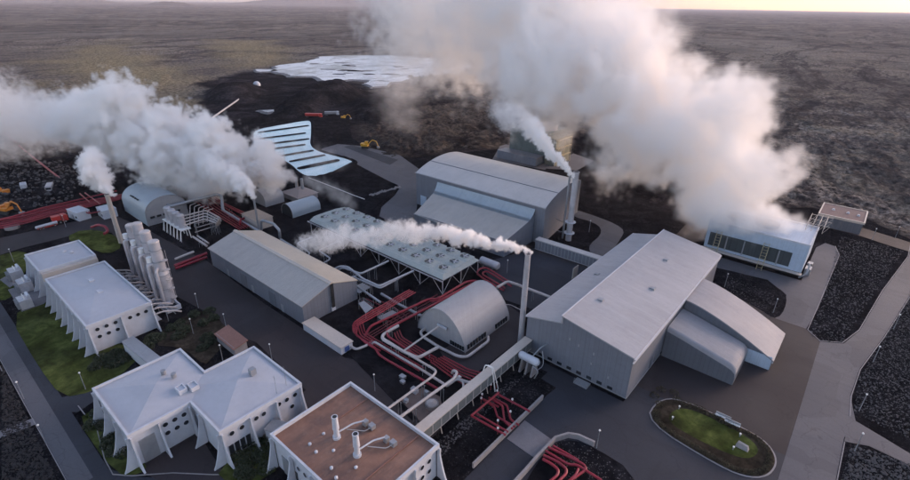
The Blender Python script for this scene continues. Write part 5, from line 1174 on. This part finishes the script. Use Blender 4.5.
# ------------------------------------------------------------------ vehicles and machines
def wheel(par, c, ax, r=0.5, w=0.35):
    ax = Vector(ax); c = Vector(c); wo = MB().cone(c-ax*w/2, c+ax*w/2, r, r, 14); wo.cone(c+ax*(w/2+0.001), c+ax*(w/2+0.03), r*0.5, r*0.4, 10, 1); return wo.build('wheel', ['rubber', 'steel'], par)
def excavator(px, py, lb, col, ang, s=1.0):
    q = pix(px, py); t = thing('excavator', lb, 'excavator', (0, 0, 0))
    for y in (-1.2, 1.2):
        tr = MB(); pr = [(-2.0, 0.35), (-1.7, 0), (1.7, 0), (2.0, 0.35), (2.0, 0.7), (1.7, 1.0), (-1.7, 1.0), (-2.0, 0.7)]
        extr_u_pts = [(x_, y-0.3, z_) for x_, z_ in pr]+[(x_, y+0.3, z_) for x_, z_ in pr]; n_ = 8
        tr.add(extr_u_pts, [(i, (i+1) % n_, (i+1) % n_+n_, i+n_) for i in range(n_)]+[tuple(range(n_)), tuple(range(n_, 2*n_))[::-1]]); tr.build('track', 'rubber', t)
    MB().box(-2.4, 1.3, -1.3, 1.3, 1.1, 2.0).box(-2.6, -1.2, -1.35, 1.35, 2.0, 2.5).build('body', col, t)
    MB().box(-0.6, 1.1, 0.2, 1.3, 2.0, 3.4).build('cab', col, t); MB().box(1.11, 1.16, 0.3, 1.2, 2.2, 3.2).box(-0.4, 0.9, 1.31, 1.35, 2.4, 3.2).build('window', 'glass', t)
    MB().bar((1.1, -0.3, 1.9), (3.8, -0.3, 4.6), 0.4).bar((3.8, -0.3, 4.6), (6.0, -0.3, 3.9), 0.36).build('boom', col, t)
    MB().bar((6.0, -0.3, 4.0), (6.9, -0.3, 1.4), 0.28).build('arm', col, t)
    MB().prism([(6.3, -0.9), (7.5, -0.9), (7.5, 0.3), (6.3, 0.3)], 0.4, 1.4).build('bucket', 'steel', t)
    t.location = q; t.rotation_euler = (0, 0, ang); t.scale = (s, s, s); return t
excavator(8, 213, 'orange excavator with raised boom at the left edge', 'orange', math.radians(25), 1.25)
excavator(4, 195, 'orange excavator farther up at the left edge among rubble', 'orange', math.radians(200), 1.1)
excavator(366, 148, 'yellow orange excavator parked on the pale yard near the lava', 'yellow', math.radians(30), 1.15)
excavator(344, 119, 'small yellow digger beyond the turquoise pools', 'yellow', math.radians(30), 0.8)
def truck(px, py, lb, col, ang, L=7.0, body='white'):
    q = pix(px, py); t = thing('truck', lb, 'truck', (0, 0, 0))
    MB().box(L/2-2.0, L/2, -1.2, 1.2, 0.7, 2.9).box(L/2-2.0, L/2-0.5, -1.15, 1.15, 2.9, 3.2).build('cab', col, t); MB().box(L/2+0.005, L/2+0.05, -1.0, 1.0, 1.8, 2.7).build('window', 'glass', t)
    MB().box(-L/2, L/2-2.2, -1.2, 1.2, 1.0, 1.3).build('chassis', 'rubber', t)
    MB().box(-L/2, L/2-2.3, -1.2, 1.2, 1.32, 3.1 if body else 1.7).build('load_bed', body or 'steel', t)
    for x in (-L/2+1, -L/2+2.2, L/2-1.1):
        for y in (-1.15, 1.15): wheel(t, (x, y, 0.5), (0, 1 if y > 0 else -1, 0))
    t.location = q; t.rotation_euler = (0, 0, ang); return t
a_ = (pix(68.8, 219.6)-pix(35.4, 227.9)); ang_ = math.atan2(a_.y, a_.x)
truck(61, 222.5, 'red truck at the head of a long white pipe trailer', 'red_paint', ang_, 5.0, 'red_paint')
tr_ = thing('pipe_trailer', 'long low trailer carrying a white pipe beside the red truck', 'trailer', pix(46, 226))
a0_, b0_ = pix(35.4, 227.9, 1.2), pix(57, 222, 1.2)
MB().tube([a0_, b0_], 0.55, 12).build('pipe', 'white', tr_)
MB().obox(((a0_+b0_)/2).xy, (b0_-a0_).xy, (b0_-a0_).length*0.9, 1.6, 0.45, 0.64).build('frame', 'red_paint', tr_)
for k in (0.15, 0.3, 0.85):
    c = a0_.lerp(b0_, k); n_ = Vector((-(b0_-a0_).y, (b0_-a0_).x, 0)).normalized()
    for s_ in (-1, 1): wheel(tr_, (c.x+n_.x*s_*0.8, c.y+n_.y*s_*0.8, 0.42), n_*s_, 0.42, 0.3)
truck(314, 117.5, 'red container truck beyond the turquoise pools', 'red_paint', math.radians(35), 13, 'red_paint')
truck(332, 115.5, 'white flatbed truck beside the red container truck', 'white', math.radians(50), 11, 'steel')
truck(51, 191, 'grey lorry parked in the black yard at far left', 'tank', math.radians(-20), 7.5, 'tank')
truck(25, 190, 'small white van among rubble at far left', 'white', math.radians(170), 5.5, 'white')
# cabins
def cabin(px, py, lb, L=5, W=3.4, Hc=2.9, ang=0.0):
    q = pix(px, py); t = thing('site_cabin', lb, 'cabin', q); ax = (math.cos(ang), math.sin(ang))
    MB().obox(q.xy, ax, L, W, 0.15, Hc).build('body', 'white', t); MB().obox(q.xy, ax, L+0.2, W+0.2, Hc, Hc+0.15).build('roof', 'white', t)
    n_ = Vector((ax[1], -ax[0])); c = q.xy+n_*(W/2+0.03); MB().obox(c, ax, 0.9, 0.06, 0.2, 2.2).build('door', 'steel', t); c2 = c+Vector(ax)*L*0.3; MB().obox(c2, ax, 1.0, 0.06, 1.2, 2.0).build('window', 'glass', t)
    return t
cabin(80.5, 218, 'left of two white cabins beside the red pipe bundle', 8, 4.5, 3.6, math.radians(10))
cabin(108.5, 216, 'right of two white cabins beside the red pipe bundle', 7, 5, 3.6, math.radians(0))
# transformers in the yard left of the white blocks
ZT2 = Z(0, 220, 4.363)
for i, (x, y, lb, s_) in enumerate(((78, 255, 'grey transformer with white tank beside the small white block, farthest of three', 1.1), (118, 305, 'grey transformer between its two neighbours by the white blocks', 1.1), (118, 378, 'grey transformer nearest the lawn by the long white block', 1.0))):
    q = pix(*ZT2(x, y)); t = thing('transformer', lb, 'transformer', (q.x, q.y, 0), 'transformers by the white blocks')
    MB().box(q.x-2*s_, q.x+2*s_, q.y-1.4*s_, q.y+1.4*s_, 0.3, 3.0*s_).build('tank', 'tank', t)
    for k in range(6): MB().box(q.x-1.8+k*0.65, q.x-1.6+k*0.65, q.y-2.1*s_, q.y-1.45*s_, 0.6, 2.6).build('radiator', 'steel', t)
    for k in range(3): MB().cone((q.x-1+k, q.y, 3.0*s_), (q.x-1+k, q.y, 3.0*s_+0.9), 0.16, 0.1, 8).build('bushing', 'lamp_white', t)
    MB().cone((q.x-1.5, q.y+1, 3.6*s_), (q.x+1.5, q.y+1, 3.6*s_), 0.4, 0.4, 12).build('conservator', 'white', t)
sheet('transformer_pad', P([(8, 290), (34, 282), (52, 297), (44, 304), (22, 312)]), 'pale_slab')
sheet('transformer_pad_far', P([(0, 280), (10, 274), (24, 278), (10, 288)]), 'pale_slab')
# dark table-like objects in the oval
for i, (x, y, lb) in enumerate(((420, 270, 'left silver dish of two on the far rim of the oval bed'), (452, 292, 'right silver dish of two on the far rim of the oval bed'))):
    q = pix(*Z(600, 340, 3.43)(x, y)); t = thing('picnic_bench', lb.replace('silver dish', 'pale bench'), 'bench', q)
    MB().box(q.x-1.5, q.x+1.5, q.y-0.35, q.y+0.1, 0.55, 0.68).build('seat', 'lamp_white', t); MB().box(q.x-1.5, q.x+1.5, q.y+0.15, q.y+0.28, 0.7, 1.15).build('backrest', 'steel', t)
    for dx in (-1.2, 1.2): MB().box(q.x+dx-.08, q.x+dx+.08, q.y-.3, q.y+.2, 0, 0.54).build('leg', 'steel', t)
q = pix(*Z(600, 340, 3.43)(486, 372)); t = thing('memorial_stone', 'grey slab stone standing at the end of the oval lawn', 'stone', q)
MB().add([(q.x-1.2, q.y-0.5, 0), (q.x+1.2, q.y-0.5, 0), (q.x+1.3, q.y+0.6, 0), (q.x-1.2, q.y+0.5, 0), (q.x-0.9, q.y-0.1, 1.2), (q.x+0.8, q.y, 1.0), (q.x+0.9, q.y+0.5, 1.0), (q.x-0.9, q.y+0.4, 1.3)], [(0, 1, 5, 4), (1, 2, 6, 5), (2, 3, 7, 6), (3, 0, 4, 7), (4, 5, 6, 7)]).build('slab', 'concrete', t)
for x, y in ((270, 238), (247, 275), (455, 378), (478, 333)):
    q = pix(*Z(600, 340, 3.43)(x, y)); t = thing('bollard_light', 'small pale bollard light at the edge of the oval lawn', 'bollard light', q, 'bollard lights around the oval lawn')
    MB().cone((q.x, q.y, 0), (q.x, q.y, 0.8), 0.1, 0.1, 8).build('post', 'steel', t); MB().cone((q.x, q.y, 0.8), (q.x, q.y, 1.05), 0.2, 0.2, 8).build('lamp_head', 'lamp_white', t)

# ------------------------------------------------------------------ shrubs
def shrub_mesh(name, clumps, leaf, mat, seed):
    rnd = random.Random(seed); mb = MB()
    for (x, y, r, h, n) in clumps:
        for _ in range(n):
            a = rnd.uniform(0, 6.283); d = r*math.sqrt(rnd.random()); z = h*(1-(d/r)**2*0.7)*rnd.uniform(0.15, 1)
            c = Vector((x+d*math.cos(a), y+d*math.sin(a), z)); v1 = Vector((rnd.uniform(-1, 1), rnd.uniform(-1, 1), rnd.uniform(-.6, .6))).normalized()*leaf; v2 = v1.cross(Vector((rnd.uniform(-1, 1), rnd.uniform(-1, 1), rnd.uniform(-1, 1)))).normalized()*leaf*0.7
            mb.add([c-v1, c+v2, c+v1, c-v2], [(0, 1, 2, 3)])
    return mb.build(name, mat)
rnd = random.Random(5)
def clumps_px(pts, r, h, n, jit=1.0):
    out_ = []
    for x, y in pts:
        q = pix(x, y); out_.append((q.x+rnd.uniform(-jit, jit), q.y+rnd.uniform(-jit, jit), r*rnd.uniform(0.7, 1.2), h*rnd.uniform(0.7, 1.2), n))
    return out_
tag(shrub_mesh('shrubbery', clumps_px([(100+i*5.5, 361-i*2.1+((i*7) % 3)*3) for i in range(10)]+[(118, 362), (128, 358), (140, 352), (95, 366)], 1.9, 1.7, 420), 0.2, 'leaf', 1), 'dark green shrubs below the porthole wall of the long white block', 'shrubs', kind='stuff')
tag(shrub_mesh('shrubbery', clumps_px([(160, 336), (168, 330), (180, 324), (192, 318), (205, 312), (212, 320), (200, 325), (187, 332), (205, 340), (214, 342), (198, 350), (222, 334), (176, 338)], 2.0, 1.8, 420), 0.2, 'leaf', 2), 'dark shrubs in the garden between the white blocks and the yard', 'shrubs', kind='stuff')
tag(shrub_mesh('shrubbery', clumps_px([(92+i*3.4, 418+i*4.2) for i in range(10)]+[(105, 428), (120, 446), (130, 455), (110, 440)], 1.6, 1.4, 420), 0.18, 'leaf', 3), 'shrubs along the buttresses of the twin-square block', 'shrubs', kind='stuff')
tag(shrub_mesh('shrubbery', clumps_px([(235, 462), (243, 452), (252, 447), (262, 441), (248, 466), (258, 456), (264, 468), (240, 474), (254, 476)], 1.7, 1.8, 460), 0.18, 'leaf', 4), 'dark shrubs between the twin-square block and the rusty-roofed block', 'shrubs', kind='stuff')
hp = [oval[i] for i in range(len(oval))]; cl = []
for i in range(len(hp)):
    a, b = hp[i], hp[(i+1) % len(hp)]; L = (b-a).length
    for k in range(max(1, int(L/0.8))):
        c = a.lerp(b, k/max(1, int(L/0.8))); inn = (Vector((-7.5, 92.5))-c).normalized()*0.9
        if c.x > -12 or c.y < 93: cl.append((c.x+inn.x, c.y+inn.y, 0.75, rnd.uniform(0.7, 1.2), 90))
for x, y in ((-19, 92), (-19.5, 95), (-17, 99), (-15, 98.8), (-12, 99.3), (-13.5, 99.2), (-8, 98.8), (-6, 98.7), (-21.5, 97), (-21, 100), (-18.4, 101)): cl.append((x, y, 1.1, 0.9, 130))
tag(shrub_mesh('hedge', cl, 0.13, 'hedge', 6), 'low brown hedge rimming the oval bed', 'hedge')

# ------------------------------------------------------------------ rubble and stones
def rubble(name, label, poly_px, n, smin, smax, mat, seed):
    rnd = random.Random(seed); P_ = [q.xy for q in P(poly_px)]; xs = [p.x for p in P_]; ys = [p.y for p in P_]; mb = MB()
    X = np.array([rnd.uniform(min(xs), max(xs)) for _ in range(n*6)]); Y = np.array([rnd.uniform(min(ys), max(ys)) for _ in range(n*6)])
    d = poly_dist(X, Y, [tuple(p) for p in P_]); idx = np.where(d < -0.3)[0][:n]; hz = height(X, Y)
    for i in idx:
        s = smin+(smax-smin)*rnd.random()**3; x, y, z = X[i], Y[i], max(0, hz[i])
        vs = []; k = 5
        for zz, rr_ in ((-0.1, 1.0), (0.5, 0.9), (0.95, 0.4)):
            for a in range(k): t = 6.283*a/k+zz*0.5; r_ = s*rr_*rnd.uniform(0.7, 1.2); vs.append((x+r_*math.cos(t), y+r_*math.sin(t), z+s*zz*0.9))
        mb.add(vs, [(L*k+a, L*k+(a+1) % k, (L+1)*k+(a+1) % k, (L+1)*k+a) for L in (0, 1) for a in range(k)]+[tuple(range(2*k, 3*k))])
    return tag(mb.build(name, mat), label, 'stones', kind='stuff')
M['stone'] = MAT('grey_lava_stone', (0.085, 0.08, 0.083), 0.95, 0.45, 0.9, 4)
M['stone_dark'] = MAT('dark_lava_stone', (0.03, 0.027, 0.028), 0.95, 0.4, 0.9, 4)
rubble('scattered_stones', 'scattered pale stones on the big right gravel field', [(840, 236), (905, 250), (842, 345), (808, 338)], 3200, 0.07, 0.3, 'stone', 11)
rubble('scattered_stones', 'scattered stones right of the east road', [(912, 282), (905, 300), (856, 380), (852, 412), (912, 442)], 2800, 0.06, 0.26, 'stone', 12)
rubble('scattered_stones', 'scattered stones in the bottom right corner gravel', [(850, 444), (912, 462), (912, 482), (838, 482)], 900, 0.08, 0.3, 'stone', 13)
rubble('scattered_stones', 'scattered stones on the gravel left of the left road', [(0, 358), (60, 482), (0, 482)], 2200, 0.08, 0.35, 'stone_dark', 14)
rubble('scattered_stones', 'scattered stones around the red pipe frame', [(424, 452), (505, 384), (530, 372), (500, 402), (420, 480)], 1500, 0.08, 0.28, 'stone', 15)
rubble('scattered_stones', 'scattered stones around the fanned red pipes', [(545, 450), (560, 438), (590, 446), (640, 482), (560, 482)], 1200, 0.06, 0.22, 'stone', 16)
rubble('scattered_stones', 'stones on the gravel island beside the cooling tower', [(722, 272), (775, 295), (782, 310), (772, 320), (722, 292)], 900, 0.06, 0.25, 'stone', 17)
rubble('rubble_heap', 'rubble and scrap scattered in the yard at far left', [(-5, 165), (60, 160), (95, 185), (60, 205), (-5, 210)], 900, 0.2, 0.9, 'stone', 18)

# ------------------------------------------------------------------ steam
def steam_mat(name, dens, col=(1.0, 0.982, 0.964)):
    mt = D.materials.new(name); mt.use_nodes = True; nt = mt.node_tree; nt.nodes.clear()
    v = nt.nodes.new('ShaderNodeVolumePrincipled'); o = nt.nodes.new('ShaderNodeOutputMaterial')
    v.inputs['Color'].default_value = col+(1,); v.inputs['Density'].default_value = dens; v.inputs['Anisotropy'].default_value = 0.0
    nt.links.new(v.outputs[0], o.inputs['Volume']); return mt
def plume(name, label, pts, dens, voxel, billow=0.45, soft=0.35, seed=0.0, wander=0.22, col=(1.0, 0.982, 0.964)):
    """pts: (px, py, depth m, radius px, density factor); a chain of puffs filled in between"""
    ws = []
    for (px, py, dep, rp, df) in pts: ws.append((pdep(px, py, dep), rp*dep/F_PX, df))
    ch = []; prnd = random.Random(int(seed)+50)
    for (a, ra, da), (b, rb, db) in zip(ws, ws[1:]):
        L = (b-a).length; k = max(2, int(L/(0.22*min(ra, rb)+0.1)))
        for i in range(k):
            t = i/k; r_ = ra+(rb-ra)*t; j = Vector((prnd.gauss(0, 1), prnd.gauss(0, 1), prnd.gauss(0, 1)))*r_*wander
            ch.append((a.lerp(b, t)+j, r_*prnd.uniform(0.72, 1.05), da+(db-da)*t))
    ch.append(ws[-1])
    me = D.meshes.new(name); me.from_pydata([tuple(c[0]) for c in ch], [], [])
    for nm, k in (('rad', 1), ('den', 2)):
        at = me.attributes.new(nm, 'FLOAT', 'POINT'); at.data.foreach_set('value', [c[k] for c in ch])
    o = D.objects.new(name, me); C.objects.link(o); tag(o, label, 'steam plume', kind='stuff')
    lo = [min(c[0][i]-c[1]*1.5 for c in ch) for i in range(3)]; hi = [max(c[0][i]+c[1]*1.5 for c in ch) for i in range(3)]; lo[2] = max(lo[2], 0.5)
    ng = D.node_groups.new(name, 'GeometryNodeTree'); ng.interface.new_socket('Geometry', in_out='INPUT', socket_type='NodeSocketGeometry'); ng.interface.new_socket('Geometry', in_out='OUTPUT', socket_type='NodeSocketGeometry')
    N = ng.nodes; Lk = ng.links
    gi = N.new('NodeGroupInput'); go = N.new('NodeGroupOutput')
    pos = N.new('GeometryNodeInputPosition')
    vc = N.new('GeometryNodeVolumeCube'); vc.inputs['Min'].default_value = lo; vc.inputs['Max'].default_value = hi
    for ax, nm in enumerate('XYZ'): vc.inputs['Resolution '+nm].default_value = max(8, min(400, int((hi[ax]-lo[ax])/voxel)))
    sn = N.new('GeometryNodeSampleNearest'); sn.domain = 'POINT'; Lk.new(gi.outputs[0], sn.inputs[0])
    def samp(attr, typ):
        s = N.new('GeometryNodeSampleIndex'); s.data_type = typ; s.domain = 'POINT'
        if attr == 'pos': p = N.new('GeometryNodeInputPosition'); src = p.outputs[0]
        else: p = N.new('GeometryNodeInputNamedAttribute'); p.data_type = 'FLOAT'; p.inputs['Name'].default_value = attr; src = p.outputs[0]
        Lk.new(gi.outputs[0], s.inputs['Geometry']); Lk.new(src, s.inputs['Value']); Lk.new(sn.outputs[0], s.inputs['Index']); return s.outputs[0]
    rad = samp('rad', 'FLOAT'); den = samp('den', 'FLOAT'); cp = samp('pos', 'FLOAT_VECTOR')
    def mth(op, a, b=None, clamp=False):
        x = N.new('ShaderNodeMath'); x.operation = op; x.use_clamp = clamp
        for s, v in ((x.inputs[0], a), (x.inputs[1], b)):
            if v is None: continue
            if isinstance(v, (int, float)): s.default_value = v
            else: Lk.new(v, s)
        return x.outputs[0]
    ds = N.new('ShaderNodeVectorMath'); ds.operation = 'DISTANCE'; Lk.new(pos.outputs[0], ds.inputs[0]); Lk.new(cp, ds.inputs[1]); dist = ds.outputs['Value']
    mr_ = sum(c[1] for c in ch)/len(ch); big = mr_
    off = N.new('ShaderNodeVectorMath'); off.operation = 'ADD'; off.inputs[1].default_value = (seed*37.1, seed*17.3, seed*5.7); Lk.new(pos.outputs[0], off.inputs[0])
    wn = N.new('ShaderNodeTexNoise'); wn.inputs['Scale'].default_value = 1.2/big; wn.inputs['Detail'].default_value = 4; Lk.new(off.outputs[0], wn.inputs['Vector'])
    warp = N.new('ShaderNodeVectorMath'); warp.operation = 'SCALE'; warp.inputs['Scale'].default_value = big*0.5; Lk.new(wn.outputs['Color'], warp.inputs[0])
    wp_ = N.new('ShaderNodeVectorMath'); wp_.operation = 'ADD'; Lk.new(off.outputs[0], wp_.inputs[0]); Lk.new(warp.outputs[0], wp_.inputs[1])
    def vor(scale):
        v = N.new('ShaderNodeTexVoronoi'); v.feature = 'F1'; v.inputs['Scale'].default_value = scale; Lk.new(wp_.outputs[0], v.inputs['Vector']); return v.outputs['Distance']
    v1 = vor(1.25/big); v2 = vor(2.9/big); v3 = vor(6.2/big); v4 = vor(12.0/big)
    nz = N.new('ShaderNodeTexNoise'); nz.inputs['Scale'].default_value = 2.0/big; nz.inputs['Detail'].default_value = 7; nz.inputs['Roughness'].default_value = 0.62; Lk.new(wp_.outputs[0], nz.inputs['Vector'])
    b = mth('ADD', mth('ADD', mth('MULTIPLY', mth('SUBTRACT', 0.5, v1), 0.9), mth('MULTIPLY', mth('SUBTRACT', 0.5, v2), 0.75)), mth('MULTIPLY', mth('SUBTRACT', 0.5, v3), 0.42))
    b = mth('ADD', b, mth('MULTIPLY', mth('SUBTRACT', 0.5, v4), 0.16)); b = mth('ADD', b, mth('MULTIPLY', mth('SUBTRACT', nz.outputs[0], 0.5), 1.5))
    s = mth('ADD', mth('SUBTRACT', 1.0, mth('DIVIDE', dist, rad)), mth('MULTIPLY', b, billow))
    dd = mth('DIVIDE', s, soft, True)
    inner = mth('MULTIPLY', mth('ADD', 0.55, mth('MULTIPLY', nz.outputs[0], 0.9)), den)
    dd = mth('MULTIPLY', mth('MULTIPLY', dd, dd), inner)
    Lk.new(dd, vc.inputs['Density'])
    Lk.new(pos.outputs[0], sn.inputs['Sample Position'])
    mt = steam_mat(name+'_vapour', dens, col)
    sm = N.new('GeometryNodeSetMaterial'); sm.inputs['Material'].default_value = mt
    Lk.new(vc.outputs[0], sm.inputs[0]); Lk.new(sm.outputs[0], go.inputs[0])
    me.materials.append(mt)
    md = o.modifiers.new('puffs', 'NODES'); md.node_group = ng
    return o
plume('great_steam_plume', 'enormous pinkish steam cloud rising from the pale blue cooling tower', [
    (802, 227, 172, 8, 1.3), (786, 229, 172, 15, 1.7), (770, 228, 172, 19, 1.8), (758, 226, 173, 20, 1.8), (735, 220, 174, 20, 1.6), (716, 212, 176, 20, 1.2), (730, 205, 182, 38, 1.0), (736, 194, 184, 50, 1.0), (722, 174, 188, 56, 1.0), (690, 138, 200, 60, 0.9), (650, 106, 214, 62, 0.85), (606, 80, 230, 62, 0.65), (560, 56, 250, 66, 0.5), (510, 42, 275, 66, 0.36), (468, 22, 300, 66, 0.3), (430, -20, 320, 74, 0.3)], 0.17, 1.3, 0.85, 0.42, 1)
plume('upper_steam_plume', 'paler upper arm of the great steam cloud leaving the top of the picture', [
    (640, 115, 225, 46, 0.7), (620, 66, 245, 58, 0.6), (600, 26, 262, 66, 0.5), (560, 10, 275, 76, 0.45), (560, -40, 285, 90, 0.5)], 0.12, 2.0, 0.8, 0.5, 2)
plume('chimney_plume', 'thin white steam jet blown up left from the tall chimney with platforms', [
    (574, 176, 175.5, 1.8, 1.8), (567, 169, 176, 3.6, 1.6), (557, 158, 178, 5, 1.4), (547, 146, 180, 6.5, 1.1), (538, 134, 184, 8, 0.45), (525, 122, 190, 10, 0.14), (500, 110, 200, 14, 0.05)], 1.5, 0.3, 0.8, 0.3, 3, 0.3)
plume('chimney_plume', 'white steam trail blown left across the fans from the slender chimney by the hall', [
    (531, 252, 116, 1.6, 1.6), (520, 248, 116.5, 3.6, 1.5), (500, 245, 118, 5.6, 1.3), (478, 240, 121, 6.6, 1.0), (450, 236, 125, 7.2, 0.75), (420, 232, 130, 8, 0.32), (392, 230, 136, 9, 0.16), (368, 237, 141, 9, 0.16), (335, 240, 146, 10, 0.14), (305, 243, 150, 9, 0.12)], 1.8, 0.28, 0.95, 0.3, 4, 0.34)
plume('chimney_plume', 'short white puff column rising from the tan chimney beside the barrel shed', [
    (114, 195, 173.5, 1.8, 1.6), (109, 191, 174, 3.6, 1.5), (101, 186, 175, 6.5, 1.3), (96, 177, 177, 9, 1.0), (90, 165, 180, 9, 0.8), (92, 153, 184, 8, 0.6)], 1.5, 0.3, 0.9, 0.3, 5, 0.34)
plume('low_steam_cloud', 'broad white steam bank drifting left from the thin chimney and the hut vents', [
    (295, 178, 203, 4, 0.8), (280, 173, 204, 9, 0.8), (258, 168, 206, 16, 1.0), (232, 161, 209, 25, 1.1), (205, 152, 212, 31, 1.1), (172, 142, 216, 33, 1.1), (135, 130, 222, 31, 1.0), (98, 120, 230, 23, 0.6), (62, 122, 240, 24, 0.16), (25, 118, 250, 28, 0.13), (-30, 112, 262, 32, 0.14)], 0.5, 0.8, 1.05, 0.25, 6, 0.3)
plume('chimney_plume', 'white steam streaming from the thin chimney into the low cloud', [
    (254, 198, 182, 1.6, 1.6), (250, 190, 183, 4, 1.4), (243, 182, 187, 8, 1.1), (230, 177, 192, 12, 0.8), (212, 170, 198, 14, 0.6)], 1.4, 0.32, 0.9, 0.3, 7, 0.3)
plume('low_steam_cloud', 'thin ragged steam hanging low under the broad bank near the barrel shed', [
    (228, 186, 196, 9, 0.7), (205, 184, 200, 13, 0.6), (180, 180, 206, 15, 0.5), (150, 172, 214, 16, 0.35)], 0.25, 0.8, 0.9, 0.5, 11)
plume('steam_wisp', 'faint steam drifting over the turquoise pools', [
    (345, 165, 240, 8, 0.5), (318, 158, 246, 12, 0.6), (290, 152, 250, 14, 0.6), (262, 142, 256, 14, 0.6)], 0.05, 1.6, 0.9, 0.7, 12)
plume('steam_wisp', 'faint steam wisps rising over the silica ponds', [
    (410, 128, 330, 16, 0.5), (395, 105, 350, 22, 0.6), (400, 80, 380, 26, 0.5), (420, 55, 400, 34, 0.5), (445, 30, 420, 40, 0.4)], 0.022, 3.0, 0.9, 0.7, 8)
plume('steam_wisp', 'faint steam wisp drifting by the blue barrel shed toward the fans', [
    (305, 178, 195, 6, 0.8), (325, 188, 188, 9, 0.6), (345, 196, 180, 9, 0.5), (352, 206, 172, 7, 0.4)], 0.12, 0.9, 0.7, 0.7, 9)

# ------------------------------------------------------------------ air
hz = MB().box(-30000, 30000, -30000, 30000, -3, 700)
hm = D.materials.new('pale_air'); hm.use_nodes = True; hn = hm.node_tree; hn.nodes.clear()
hv = hn.nodes.new('ShaderNodeVolumePrincipled'); ho = hn.nodes.new('ShaderNodeOutputMaterial'); hn.links.new(hv.outputs[0], ho.inputs['Volume'])
hv.inputs['Color'].default_value = (0.93, 0.88, 0.95, 1); hv.inputs['Density'].default_value = 0.000045; hv.inputs['Anisotropy'].default_value = 0.0
tag(hz.build('haze', hm), 'pale evening haze over the lava plain', 'haze', kind='stuff')
